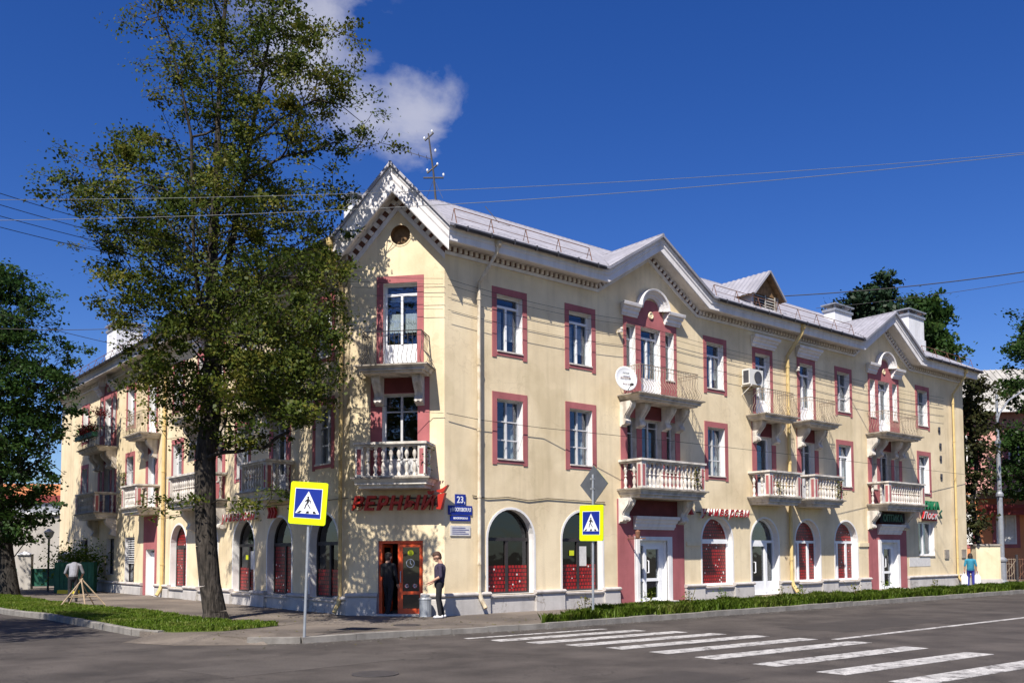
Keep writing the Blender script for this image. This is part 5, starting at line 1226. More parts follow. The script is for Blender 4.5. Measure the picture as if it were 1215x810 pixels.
# fallen leaves and litter on the pavement edge
q = np.random.default_rng(9); n = 260; uu = q.uniform(-8.2, 1, n); oo = q.uniform(-4, 4.6, n)
c = np.array([RP(a, b, .0) for a, b in zip(uu, oo)]); c[:, 2] = np.where((oo > 3.6) | (uu < -8), ZR0 + .01, .012)
q2 = np.random.default_rng(10); ng = 1500; ku = q2.uniform(-6.8, 30, ng); ko = np.interp(ku, [p[0] for p in KERB_R], [p[1] for p in KERB_R]) + .10 + np.abs(q2.normal(0, .22, ng))
cg = np.array([RP(a, b_, ZR0 + .008) for a, b_ in zip(ku, ko)]); tag(obj('kerb_grit', leaves_mesh(cg, .035, q2, 'kerb', 'kerb_grit', 8)), 'loose grit lying in the gutter along the kerb', 'grit', kind='stuff')
tag(obj('fallen_leaves', leaves_mesh(c, .06, q, 'vine', 'fallen_leaves', 6)), 'scattered yellow fallen leaves on the asphalt', 'leaves', kind='stuff')

# ================================================================ TREES
def grow(roots, attr, wt=.35):
    """roots: list of polylines [(p, ...)] joined at index links; attr: Nx3 points. Prim-like growth; returns nodes, parents"""
    nodes, par, plen = [], [], []
    for line, link in roots:
        for i, p in enumerate(line):
            nodes.append(np.array(p, float))
            pr = (link if i == 0 else len(nodes) - 2); par.append(pr)
            plen.append(0 if pr < 0 else plen[pr] + np.linalg.norm(nodes[-1] - nodes[pr]))
    nodes = list(nodes); N0 = len(nodes); n = len(attr)
    nn = np.array(nodes); D = np.linalg.norm(attr[:, None, :] - nn[None], axis=2)
    up = np.clip(nn[None, :, 2] - attr[:, None, 2], 0, None)          # branches prefer to rise outward
    az = [p_[2] for p_ in nodes]                                       # height at which each chain leaves the framework
    cost = D + wt * np.array(plen)[None] + .8 * up + .9 * np.clip(attr[:, None, 2] - np.array(az)[None] - 1.6, 0, None)
    best = cost.argmin(1); bc = cost.min(1); done = np.zeros(n, bool)
    for _ in range(n):
        i = int(np.where(done, 1e9, bc).argmin()); done[i] = True
        p = attr[i]; pr = int(best[i]); nodes.append(p); par.append(pr); plen.append(plen[pr] + np.linalg.norm(p - nodes[pr]))
        k = len(nodes) - 1; az.append(az[pr])
        c = np.linalg.norm(attr - p, axis=1) + wt * plen[k] + .8 * np.clip(p[2] - attr[:, 2], 0, None) + .9 * np.clip(attr[:, 2] - az[k] - 1.6, 0, None)
        b = c < bc; best[b] = k; bc[b] = c[b]
    return np.array(nodes), np.array(par), N0
def branch_mesh(nodes, par, N0, trunk_r, r_tip, m, name, seed=0, expo=1.85):
    n = len(nodes); area = np.full(n, r_tip ** expo); kids = [[] for _ in range(n)]
    for i in range(n - 1, -1, -1):
        if par[i] >= 0: kids[par[i]].append(i)
    order = sorted(range(n), key=lambda i: -_depth(i, par))
    for i in order:
        if kids[i]: area[i] = sum(area[k] for k in kids[i])
    r = area ** (1 / expo); sc = trunk_r / r[0]; r = np.maximum(r * sc, r_tip) if sc < 1.6 else np.maximum(r * sc, r_tip)
    r[0] *= 1.42; r[1] *= 1.10                                          # root flare
    g = G(); q = np.random.default_rng(seed)
    for i in range(n):
        p = par[i]
        if p < 0: continue
        a, b = nodes[p], nodes[i]; mid = (a + b) / 2 + q.normal(0, .06, 3) * np.linalg.norm(b - a) if i >= N0 else (a + b) / 2
        ra = min(r[p], r[i] * 1.35) if (i >= N0 or p != i - 1) else r[p]
        ns = 10 if r[i] > .12 else (6 if r[i] > .04 else (4 if r[i] > .018 else 3))
        g.tube([a, mid, b], [ra, (ra + r[i]) / 2, r[i]], ns, cap=False)
    return g.mesh(name, m, smooth=True)
def _depth(i, par):
    d = 0
    while par[i] >= 0: i = par[i]; d += 1
    return d
YT = 24.15
def tw(px, py, y=0.0, Y=YT):
    """a point of a tree at distance Y, from its place in the view; y is its depth offset"""
    return np.array([(px - 607.5) * (Y + y) / F_PX, Y + y, CAM_H + (656.6 - py) * (Y + y) / F_PX])

def sample_crown(prof, n, q, depth=.85, Y=YT, cx=None, shell=.55):
    """points in a crown whose outline widths are given by height: (py, xl, xr)"""
    pr = np.array(prof, float); ys = pr[:, 0]; out = []
    wts = pr[:, 2] - pr[:, 1]
    while len(out) < n:
        py = q.uniform(ys.min(), ys.max()); w = np.interp(py, ys, wts)
        if q.random() > w / wts.max(): continue
        xl, xr = np.interp(py, ys, pr[:, 1]), np.interp(py, ys, pr[:, 2]); c, hw = (xl + xr) / 2, (xr - xl) / 2
        a = q.uniform(0, 6.283); rr = q.random() ** shell
        p = tw(c + hw * rr * math.cos(a), py, hw * Y / F_PX * depth * rr * math.sin(a), Y); out.append(p)
    return np.array(out)

def leafy_tree(name, label, base, roots, crown, trunk_r, leaf_m, bark_m, leaf, per, seed, spread=(.42, .42, .20), keep=None, r_tip=.008, wt=.35, group=None, sub_n=4, droop=.0):
    """crown: cluster centres. Each gets twigs and a flattened spray of leaves"""
    q = np.random.default_rng(seed)
    tips = []
    for c in crown:
        k = q.integers(max(2, sub_n - 1), sub_n + 2)
        tips.append(c + q.normal(0, 1, (k, 3)) * np.array(spread) * .8)
    attr = np.concatenate([crown, np.concatenate(tips)])
    if keep is not None: attr = attr[keep(attr)]
    nodes, par, N0 = grow(roots, attr, wt)
    t = thing(name, label, 'tree', tuple(base), 0, group)
    off = np.array(base)
    obj('trunk', branch_mesh(nodes - off, par, N0, trunk_r, r_tip, bark_m, 'trunk', seed), t)
    L = nodes[N0:]; has = np.zeros(len(nodes), bool); has[par[par >= 0]] = True
    term = np.where(~has)[0]; term = term[term >= N0]
    allk = np.concatenate([term, q.choice(np.arange(N0, len(nodes)), len(term) // 2)])
    cs, ns = [], []
    for i in allk:
        k = max(4, int(q.normal(per, per * .4))); p = nodes[i]; d = p - nodes[par[i]]
        t_ = q.random((k, 1)) ** .7
        sc_ = np.array(spread) * q.uniform(.22, .55)
        cs.append(p - d * t_ * .6 + q.normal(0, 1, (k, 3)) * sc_ + np.array([0, 0, -droop]) - np.abs(q.normal(0, 1, (k, 1))) * np.array([0, 0, sc_[2] * .8]))
        b0 = q.normal(0, .55, 3) + np.array([0, -.25, .75]); ns.append(b0 + q.normal(0, .45, (k, 3)))
    c = np.concatenate(cs); nv = np.concatenate(ns)
    if keep is not None: kk = keep(c); c, nv = c[kk], nv[kk]
    obj('crown', leaves_mesh(c - off, leaf, q, leaf_m, 'crown', .35, .78, nv), t)
    return t

# --- the big linden on the corner lawn
lb = tw(257, 735); lb[2] = -.05
trunk = [lb, lb + (-.02, 0, .25)] + [tw(*p) for p in ((250, 692), (245, 645), (243, 600), (242, 545), (248, 490), (250, 430), (249, 370), (247, 310), (249, 250), (252, 190), (252, 130), (254, 70), (257, 10), (262, -50), (264, -110))]
limbs = [([tw(232, 350, -.4), tw(225, 290, -.8), tw(222, 220, -1.0), tw(220, 150, -1.1), tw(205, 80, -1.2), tw(190, 20, -1.0)], 8),
         ([tw(262, 330, .5), tw(275, 260, .9), tw(288, 180, 1.1), tw(300, 100, 1.0), tw(315, 20, .8), tw(318, -30, .7)], 8),
         ([tw(222, 245, -.6), tw(190, 215, -1.0), tw(140, 202, -1.2), tw(95, 208, -1.1), tw(62, 222, -1.0)], 9),
         ([tw(285, 165, .2), tw(325, 130, .3), tw(370, 104, .2), tw(400, 110, .0), tw(430, 135, -.2)], 11),
         ([tw(290, 200, -.9), tw(330, 175, -1.2), tw(375, 165, -1.3)], 10),
         ([tw(300, 300, -1.0), tw(345, 300, -1.4), tw(385, 330, -1.4)], 9),
         ([tw(215, 370, .8), tw(175, 350, 1.0), tw(140, 330, 1.0)], 8),
         ([tw(290, 460, -.8), tw(330, 450, -1.1), tw(365, 470, -1.0)], 7), ([tw(215, 470, -.6), tw(190, 480, -.9)], 7)]
roots = [(trunk, -1)] + limbs
PROFILE = [(-110, 225, 300), (-60, 190, 350), (0, 152, 398), (40, 158, 412), (80, 165, 425), (115, 145, 432), (150, 125, 440), (180, 100, 432), (205, 92, 422), (240, 92, 414), (280, 95, 408), (320, 108, 400),
           (360, 112, 396), (400, 140, 388), (440, 158, 388), (480, 175, 378), (510, 195, 362), (535, 205, 345)]
def keep_front(p):
    d = p[:, :2] - B; offL = d @ FL.n; dc = p[:, :2] - A; offC = dc @ FC.n
    front = np.maximum(offL, offC)
    t_ = offC / float(-(LIGHT_H @ FC.n))                                    # the sunny right half of the chamfer stays free of leaf shade
    hx = p[:, :2] + t_[:, None] * LIGHT_H; hu = (hx - A) @ DC; hz = p[:, 2] - t_ * math.tan(SUN_EL)
    clear = (offC > 0) & (hu > -.8) & (hu < 1.65 + .12 * np.sin(hz * 3.1)) & (hz > 6.6) & (hz < 10.6)
    return ((front > .55) | (p[:, 2] > 13.3)) & ~clear
q = np.random.default_rng(21)
cr = sample_crown(PROFILE, 400, q, 1.05, shell=.5); cr = cr[keep_front(cr)]
lowq = sample_crown([p for p in PROFILE if 200 <= p[0] <= 480], 165, q, 1.05); lowq = lowq[keep_front(lowq)]
fr = []
while len(fr) < 70:
    py = q.uniform(290, 490); xr_ = np.interp(py, [300, 340, 400, 470, 540, 570], [398, 392, 384, 374, 345, 325]); fr.append(tw(q.uniform(270, xr_), py, -q.uniform(2.2, 4.9)))
fr = np.array(fr)
limbs += [([tw(258, 430, -.7), tw(280, 405, -2.0), tw(310, 395, -3.3), tw(335, 390, -4.3)], 7), ([tw(255, 480, -.7), tw(280, 465, -1.9), tw(305, 455, -3.0), tw(325, 460, -3.8)], 6)]
roots = [(trunk, -1)] + limbs
hand = [tw(x, y, d) for x, y, d in ((62, 215, -1), (80, 198, -1), (110, 190, -1.1), (52, 200, -1), (75, 235, -1), (100, 165, -.8), (450, 158, -.2), (425, 140, -.1), (440, 120, 0), (405, 90, 0), (420, 165, -.3), (390, 60, .2), (400, 20, .3), (365, 20, .3),
        (160, 10, -.8), (175, 45, -1), (330, 580, -.8), (310, 600, -.7), (345, 590, -.9), (195, 605, -.5), (205, 590, -.5), (285, 590, -.8), (380, 440, -1), (372, 470, -1), (355, 505, -1.0), (160, 440, .5), (165, 410, .8))]
leafy_tree('linden_tree', 'tall broad linden tree with thick leaning trunk on the corner lawn', lb, roots, np.concatenate([cr, lowq, fr, np.array(hand)]), .275, 'leaf_linden', 'bark', .088, 60, 11, (.46, .46, .20), keep_front)

# --- maple by the side street, left
YM = 39.5
mb = tw(14, 711, 0, YM); mb[2] = -.05
mt = [mb] + [tw(*p, 0, YM) for p in ((10, 670), (4, 630), (-4, 590), (-8, 540), (-12, 480), (-15, 430), (-17, 380), (-18, 340))]
MP = [(310, -60, 12), (335, -85, 38), (360, -95, 60), (395, -100, 84), (430, -105, 92), (470, -105, 86), (520, -105, 80), (560, -100, 74), (590, -90, 68), (620, -80, 48), (640, -60, 40)]
q = np.random.default_rng(5)
mk = sample_crown(MP, 430, q, .8, YM)
def keep_m(p):
    d = p[:, :2] - B; return (d @ FL.n) > 1.2
mk = mk[keep_m(mk)]
leafy_tree('maple_tree', 'dark dense maple with leaning trunk on the grass beside the side street', mb, [(mt, -1), ([tw(20, 560, -.5, YM), tw(50, 540, -1, YM), tw(75, 560, -1, YM)], 3), ([tw(20, 470, .5, YM), tw(60, 440, .8, YM)], 5)], mk, .30, 'leaf_maple', 'bark_dark', .15, 42, 12, (.58, .58, .26), keep_m, .010)

t2b = np.array([-16.2, 14.6, -.1])
q = np.random.default_rng(61); n = 260; th = q.uniform(0, 6.283, n); hh = q.uniform(0, 1, n)
rr = 3.9 * np.sqrt(q.random(n)) * np.sin(np.pi * (.18 + .80 * hh)) ** .7
c2 = np.stack([t2b[0] + rr * np.cos(th), t2b[1] + rr * np.sin(th), 3.6 + 10.5 * hh], 1)
leafy_tree('linden_tree', 'linden tree across the side street from the corner lawn', t2b, [([t2b + (0, 0, .1)] + [t2b + (.05 * math.sin(k), .05, k * 1.5) for k in range(1, 9)], -1)], c2, .28, 'leaf_linden', 'bark', .13, 30, 62, (.55, .55, .25))

# --- trees beyond the right-hand end of the building
def simple_tree(name, label, px, py_base, Y, prof, n, leaf_m, leaf, per, seed, tr=.2, spread=(.6, .6, .35), depth=.8, group=None, bark='bark_dark', keep=None):
    b = tw(px, py_base, 0, Y); b[2] = -.1
    top = prof[0][0] + 10; path = [b] + [tw(px + 4 * math.sin(k * 1.7), py_base + (top - py_base) * k / 8, 0, Y) for k in range(1, 9)]
    q = np.random.default_rng(seed); cr = sample_crown(prof, n, q, depth, Y)
    if name == 'spruce_tree': cr = np.concatenate([cr] + [np.array([tw(px + sg * k * 1.1, prof[0][0] + 3 + 6 * k, 0, Y), tw(px - sg * k * .8, prof[0][0] + 5 + 6 * k, .5 * sg, Y)]) for k in range(13) for sg in (-1, 1)])
    if keep: cr = cr[keep(cr)]
    leafy_tree(name, label, b, [(path, -1)], cr, tr, leaf_m, bark, leaf, per, seed, spread, keep, .014, group=group)
simple_tree('broadleaf_tree', 'reddish dark tree against the end wall of the cream building', 1158, 684, 47.5, [(440, 1148, 1166), (470, 1145, 1174), (520, 1144, 1176), (560, 1143, 1172), (600, 1143, 1168), (640, 1143, 1160)], 70, 'leaf_reddish', .20, 26, 41, .14, (.55, .55, .30))
simple_tree('broadleaf_tree', 'dark green tree in front of the pink house', 1236, 690, 54.0, [(375, 1216, 1250), (400, 1203, 1290), (440, 1194, 1310), (500, 1186, 1315), (540, 1184, 1310), (580, 1190, 1290), (605, 1200, 1270)], 230, 'leaf_maple', .20, 40, 42, .24, (.70, .70, .36))
simple_tree('spruce_tree', 'tall pointed spruce rising behind the roof', 1057, 670, 72.0, [(322, 1054, 1060), (340, 1048, 1068), (360, 1036, 1078), (385, 1026, 1090), (420, 1015, 1100), (470, 1008, 1108), (560, 1000, 1115)], 330, 'leaf_spruce', .28, 30, 43, .26, (.55, .55, .22), 1.0)
simple_tree('broadleaf_tree', 'dark round tree behind the white roof chimney', 1108, 670, 76.0, [(352, 1090, 1112), (372, 1080, 1128), (400, 1072, 1140), (430, 1070, 1143), (470, 1075, 1146), (560, 1085, 1140)], 240, 'leaf_maple', .34, 36, 44, .3, (.95, .95, .5), .9)
simple_tree('broadleaf_tree', 'dark small tree behind the roof ridge beside the spruce', 1022, 670, 70.0, [(345, 1016, 1034), (365, 1006, 1048), (395, 1004, 1050), (450, 1004, 1048), (560, 1010, 1040)], 150, 'leaf_spruce', .32, 34, 45, .24, (.85, .85, .45), .9)

# ================================================================ STREET FURNITURE
WALKER = [[(-.02, .205), (.02, .205), (.04, .17), (.02, .135), (-.02, .135), (-.04, .17)],
          [(-.035, .12), (.03, .135), (.07, .085), (.115, .06), (.115, -.02), (.095, -.02), (.09, .04), (.045, .06), (.03, .0), (-.01, -.03), (-.055, -.09), (-.085, -.19), (-.125, -.19), (-.09, -.07), (-.045, .0), (-.04, .06), (-.10, .03), (-.115, .05)],
          [(.015, -.035), (.055, -.09), (.12, -.17), (.10, -.19), (.04, -.12), (-.01, -.055)]]
def crossing_sign(parent, z, w, h, roll=0.0, y=-.05):
    e = bpy.data.objects.new('sign_plate', None)
    def rr(w_, h_, r):
        p = []
        for cx, cz, a0 in ((w_ / 2 - r, h_ / 2 - r, 0), (-w_ / 2 + r, h_ / 2 - r, 90), (-w_ / 2 + r, -h_ / 2 + r, 180), (w_ / 2 - r, -h_ / 2 + r, 270)):
            for k in range(5): a = rad(a0 + 22.5 * k); p.append((cx + r * math.cos(a), cz + r * math.sin(a)))
        return p
    o = obj('sign_plate', G().prism(rr(w, h, .05), -.012, .012, 'y').mesh('sign_plate', 'sign_yellow'), parent, (0, y, z), rot=(0, roll, 0))
    bs = .58 * w / .82
    obj('border', G().box(-bs / 2 - .012, bs / 2 + .012, -.016, -.0125, -bs / 2 - .012, bs / 2 + .012).mesh('border', 'sign_white'), o)
    obj('blue_field', G().box(-bs / 2, bs / 2, -.020, -.0165, -bs / 2, bs / 2).mesh('blue_field', 'sign_blue'), o)
    obj('triangle', G().prism([(-bs * .46, -bs * .36), (bs * .46, -bs * .36), (0, bs * .42)], -.024, -.0205, 'y').mesh('triangle', 'sign_white'), o)
    g = G(); k = bs * .95
    for pl in WALKER: g.prism([(x * k * 1.05, z_ * k * 1.15 + .01) for x, z_ in pl], -.028, -.0245, 'y')
    for xx in (-.36, -.02, .26): g.prism([(xx * bs - .02, -bs * .345), (xx * bs + .05, -bs * .345), (xx * bs * .8 + .05, -bs * .27), (xx * bs * .8, -bs * .27)], -.028, -.0245, 'y')
    obj('walking_figure', g.mesh('walking_figure', 'sign_black'), o)
    bpy.data.objects.remove(e)
    return o
sx, sy = -4.30, 18.95
t = thing('crossing_sign', 'pedestrian crossing sign with yellow border alone on a thin post by the kerb corner', 'road sign', (sx, sy, 0), rad(-14))
obj('post', G().tube([(0, 0, -.15), (.045, 0, 1.2), (.10, 0, 3.0)], .03, 8).mesh('post', 'zinc'), t)
crossing_sign(t, 2.76, .84, .88, rad(4.5)).location.x = .10
t = thing('crossing_sign', 'pedestrian crossing sign under the back of a diamond sign on the grass verge', 'road sign', (2.12, 24.0, 0), rad(-48))
obj('post', G().tube([(-.02, 0, -.1), (.0, 0, 2.0), (.02, 0, 3.78)], .032, 8).mesh('post', 'zinc'), t)
crossing_sign(t, 2.50, .84, .94, rad(1.0))
o = obj('diamond_plate', G().prism([(-.50, 0), (0, -.50), (.50, 0), (0, .50)], .034, .046, 'y').prism([(-.50, 0), (0, -.50), (.50, 0), (0, .50)], .0462, .050, 'y', 1).mesh('diamond_plate', 'sign_back', 'sign_yellow'), t, (.02, 0, 3.52))
obj('clamp', G().box(-.05, .05, -.036, .034, 3.38, 3.42).box(-.05, .05, -.036, .034, 3.64, 3.68).mesh('clamp', 'zinc'), t)
# lamp post, right
lx, ly = 26.0, 48.6
t = thing('street_lamp', 'tapered grey metal street lamp with curved arm beside the fence', 'street lamp', (lx, ly, 0), rad(10))
obj('post', G().lathe([(.30, -.1), (.30, .12), (.21, .2), (.21, 1.15), (.27, 1.2), (.27, 1.3), (.14, 1.42), (.135, 4.6), (.19, 4.65), (.19, 4.78), (.11, 4.9), (.10, 7.4), (.15, 7.45), (.15, 7.6), (.075, 7.7), (.06, 10.0), (.05, 10.1)], 12).mesh('post', 'metal_grey', smooth=False), t)
obj('arm', G().tube([(-.05, 0, 8.5), (.15, 0, 9.1), (.7, 0, 9.8), (1.6, 0, 10.35), (2.6, 0, 10.7)], .05, 6).mesh('arm', 'metal_grey'), t)
obj('lamp_head', G().box(2.4, 3.2, -.14, .14, 10.62, 10.80).mesh('lamp_head', 'metal_grey'), t)
# pavement bin / churn by the entrance
t = thing('metal_bin', 'dented galvanised churn-shaped bin beside the red corner door', 'bin', (*[float(v) for v in FC.P(.42, .48)[:2]], 0.0))
obj('drum', G().lathe([(.165, 0), (.17, .02), (.165, .04), (.165, .45), (.175, .46), (.175, .49), (.15, .52), (.10, .55)], 16).mesh('drum', 'zinc', smooth=False), t)
obj('lid', G().lathe([(.11, .55), (.125, .56), (.125, .60), (.03, .62)], 14).mesh('lid', 'zinc'), t)
# wooden sawhorse
t = thing('sawhorse', 'rough wooden trestle of leaning sticks on the lawn', 'trestle', (-14.75, 31.35, 0), rad(30))
for k, (a, b) in enumerate((((-.65, -.25, 0), (.05, 0, .92)), ((-.35, .35, 0), (.0, 0, .90)), ((.75, -.2, 0), (0, .02, .92)), ((.45, .38, 0), (-.05, 0, .88)), ((.1, -.45, 0), (.0, 0, .9)))):
    obj('leg', G().tube([a, b], .022, 5).mesh('leg', 'wood'), t)
obj('brace', G().tube([(-.42, -.15, .30), (.48, -.12, .30)], .02, 5).tube([(-.22, .2, .34), (.3, .22, .34)], .018, 5).mesh('brace', 'wood'), t)

# ================================================================ PEOPLE
def person(name, label, loc, rz, caps, extra=None, scale=1.0, voxel=.010):
    """caps: (p, q, r1, r2, material index); one remeshed continuous body, coloured by nearest limb"""
    g = G()
    for p, q_, r1, r2, m in caps:
        p, q_ = Vector(p), Vector(q_); d = (q_ - p); L_ = d.length or 1e-4; d = d / L_ if L_ > 1e-3 else Vector((0, 0, 1))
        pts, rs = [], []
        for k in range(4): a = math.pi / 2 * (k / 4); pts.append(p - d * r1 * math.cos(a)); rs.append(max(r1 * math.sin(a), .001))
        pts.append(p); rs.append(r1); pts.append(q_); rs.append(r2)
        for k in range(3, -1, -1): a = math.pi / 2 * (k / 4); pts.append(q_ + d * r2 * math.cos(a)); rs.append(max(r2 * math.sin(a), .001))
        g.tube(pts, rs, 12)
    me = g.mesh('tmp', 'skin'); o = bpy.data.objects.new('tmp', me); COL.objects.link(o)
    md = o.modifiers.new('r', 'REMESH'); md.mode = 'VOXEL'; md.voxel_size = voxel
    ms = o.modifiers.new('s', 'SMOOTH'); ms.iterations = 3; ms.factor = .5
    bpy.context.view_layer.update()
    body = bpy.data.meshes.new_from_object(o.evaluated_get(bpy.context.evaluated_depsgraph_get())); bpy.data.objects.remove(o)
    body.materials.clear()
    return body, caps
def finish_person(name, label, loc, rz, body, caps, mats, extras=(), scale=1.0):
    for m in mats: body.materials.append(MATS[m])
    n = len(body.polygons); c = np.empty(n * 3); body.polygons.foreach_get('center', c); c = c.reshape(-1, 3)
    best = np.full(n, 1e9); mi = np.zeros(n, int)
    for p, q_, r1, r2, m in caps:
        p, q_ = np.array(p, float), np.array(q_, float); d = q_ - p; L2 = max(d @ d, 1e-8); t = np.clip(((c - p) @ d) / L2, 0, 1)
        ds = np.linalg.norm(c - (p + t[:, None] * d), axis=1) - (r1 + (r2 - r1) * t); b = ds < best; best[b] = ds[b]; mi[b] = m
    body.polygons.foreach_set('material_index', mi.astype(np.int32)); body.polygons.foreach_set('use_smooth', np.ones(n, bool)); body.update()
    t = thing(name, label, 'person', loc, rz); t.scale = (scale,) * 3
    obj('body', body, t)
    for nm, me, l in extras: obj(nm, me, t, l)
    return t
def hand(w, d, m, side):
    """palm and five curled fingers from wrist w along unit direction d"""
    w, d = Vector(w), Vector(d).normalized(); s_ = d.cross(Vector((0, 0, 1))); s_ = (s_.normalized() if s_.length > .1 else Vector((1, 0, 0))); u_ = s_.cross(d)
    out = [(w, w + d * .08, .026, .03, m)]
    for k, (o_, ln) in enumerate(((-.033, .065), (-.011, .078), (.011, .072), (.033, .055))):
        a = w + d * .085 + s_ * o_; b = a + d * ln * .6 - u_ * .008; out += [(a, b, .0095, .009, m), (b, b + d * ln * .35 - u_ * .028, .009, .0075, m)]
    a = w + d * .03 + s_ * .028 * side; b = a + d * .04 + s_ * .03 * side; out += [(a, b, .011, .010, m), (b, b + d * .03 - u_ * .01, .010, .008, m)]
    return out
def head(c, f, hair, hm, sm, long=False, r=.098):
    """head at c facing f: skull, jaw, nose, ears, hair"""
    c, f = Vector(c), Vector(f).normalized(); s_ = f.cross(Vector((0, 0, 1))).normalized(); u_ = s_.cross(f)
    o = [(c + u_ * .02 - f * .01, c + u_ * .02 + f * .015, r, r * .95, sm), (c - u_ * .055 + f * .03, c - u_ * .085 + f * .045, .062, .045, sm), (c + f * .095 + u_ * .0, c + f * .112 - u_ * .03, .012, .017, sm),
         (c + f * .088 - u_ * .065, c + f * .088 - u_ * .066, .018, .018, sm), (c + s_ * .092, c + s_ * .094 - u_ * .03, .018, .014, sm), (c - s_ * .092, c - s_ * .094 - u_ * .03, .018, .014, sm), (c - u_ * .05 - f * .02, c - u_ * .20 - f * .035, .055, .062, sm)]
    o += [(c + u_ * .05 - f * .025, c + u_ * .055 + f * .02, r * 1.02, r * .93, hm), (c - f * .045 + u_ * .02, c - f * .05 - u_ * .03, r * .92, r * .78, hm)]
    if long: o += [(c - f * .05, c - f * .06 - u_ * .14, r * .98, r * .75, hm), (c + s_ * .06 - f * .02, c + s_ * .075 - f * .02 - u_ * .12, .055, .04, hm), (c - s_ * .06 - f * .02, c - s_ * .075 - f * .02 - u_ * .12, .055, .04, hm)]
    return o
def eyes(c, f):
    c, f = Vector(c), Vector(f).normalized(); s_ = f.cross(Vector((0, 0, 1))).normalized()
    return [('eye', cached('eye', lambda: G().lathe([(.001, -.010), (.009, -.004), (.010, 0), (.009, .005), (.001, .010)], 8).mesh('eye', 'sign_black')), tuple(c + f * .088 + s_ * k + Vector((0, 0, .012)))) for k in (-.034, .034)]
def legs(hipz, kneeL, kneeR, footL, footR, m, shoe, fr=(0, -1)):
    o = []
    for sgn, kn, ft in ((1, kneeL, footL), (-1, kneeR, footR)):
        hp = (sgn * .09, 0, hipz); o += [(hp, kn, .092, .068, m), (kn, (ft[0], ft[1], .11), .066, .056, m)]
        o += [((ft[0], ft[1] + .05, .05), (ft[0], ft[1] - .15, .035), .046, .038, shoe)]
    return o
# standing man by the door, turned left, looking at his hands
hc = (0, -.06, 1.645)
caps = [((0, .0, .98), (0, .01, 1.10), .145, .140, 2), ((0, .01, 1.10), (0, .02, 1.32), .150, .165, 2), ((-.12, .02, 1.38), (.12, .02, 1.38), .09, .09, 2), ((0, .0, .90), (0, 0, .99), .14, .145, 3)]
caps += [((sg * .19, .02, 1.40), (sg * .235, .03, 1.12), .062, .052, 2) for sg in (1, -1)]
caps += [((.235, .03, 1.12), (.15, -.22, .98), .043, .030, 0), ((-.235, .03, 1.12), (-.13, -.20, .93), .043, .030, 0)]
caps += hand((.15, -.22, .98), (-.3, -1, -.35), 0, 1) + hand((-.13, -.20, .93), (.25, -1, -.3), 0, -1)
caps += head(hc, (0, -1, -.35), True, 1, 0) + legs(.92, (.10, -.03, .50), (-.10, .0, .50), (.11, .02, 0), (-.11, .10, 0), 3, 4)
b_, c_ = person('', '', None, 0, caps)
finish_person('person', 'man in dark purple top and black trousers standing beside the corner door', (-1.95, 24.45, 0), rad(-84), b_, c_, ('skin', 'hair_brown', 'cloth_purple', 'cloth_black', 'shoe_white'), eyes(hc, (0, -1, -.35)), .99)
# figure in black stepping through the door
hc = (0, .0, 1.63)
caps = [((0, 0, .95), (0, .01, 1.10), .15, .15, 2), ((0, .01, 1.10), (0, .01, 1.33), .155, .175, 2), ((-.13, .01, 1.38), (.13, .01, 1.38), .09, .09, 2), ((0, 0, .90), (0, 0, .97), .14, .15, 2)]
caps += [((sg * .20, .01, 1.40), (sg * .25, -.02, 1.12), .064, .055, 2) for sg in (1, -1)] + [((.25, -.02, 1.12), (.30, -.26, 1.08), .048, .036, 2), ((-.25, -.02, 1.12), (-.22, -.15, .90), .048, .036, 2)]
caps += hand((.30, -.26, 1.08), (.3, -1, 0), 0, 1) + hand((-.22, -.15, .90), (0, -.4, -1), 0, -1) + head(hc, (.1, -1, -.1), True, 1, 0) + legs(.92, (.12, -.10, .50), (-.10, .04, .50), (.14, -.12, 0), (-.12, .16, 0), 2, 2)
b_, c_ = person('', '', None, 0, caps)
px_, py_, _ = FC.P(1.62, -.02)
finish_person('person', 'figure dressed in black stepping through the open red door', (px_, py_, .02), rad(150), b_, c_, ('skin', 'hair_dark', 'cloth_black'), eyes(hc, (.1, -1, -.1)), .98)
# woman walking away with bags
hc = (0, -.03, 1.50)
caps = [((0, 0, .86), (0, 0, 1.02), .165, .16, 2), ((0, 0, 1.02), (0, .01, 1.24), .165, .165, 2), ((-.12, .01, 1.28), (.12, .01, 1.28), .09, .09, 2), ((0, 0, .84), (0, 0, .88), .16, .16, 3)]
caps += [((sg * .19, .01, 1.29), (sg * .25, .02, 1.04), .062, .05, 2 if sg > 0 else 2) for sg in (1, -1)] + [((sg * .25, .02, 1.04), (sg * .26, -.04, .82), .043, .03, 0) for sg in (1, -1)]
caps += hand((.26, -.04, .82), (0, -.1, -1), 0, 1) + hand((-.26, -.04, .82), (0, -.1, -1), 0, -1) + head(hc, (0, -1, -.1), True, 1, 0, True) + legs(.84, (.10, -.06, .45), (-.10, .03, .45), (.11, -.05, 0), (-.10, .08, 0), 3, 4)
b_, c_ = person('', '', None, 0, caps)
wx, wy, _ = FR.P(30.6, .75)
finish_person('person', 'woman in teal vest and bright blue trousers walking away past the end of the building', (wx, wy, 0), rad(160), b_, c_, ('skin', 'hair_dark', 'cloth_teal', 'cloth_blue', 'cloth_black'), eyes(hc, (0, -1, -.1)), 1.0)
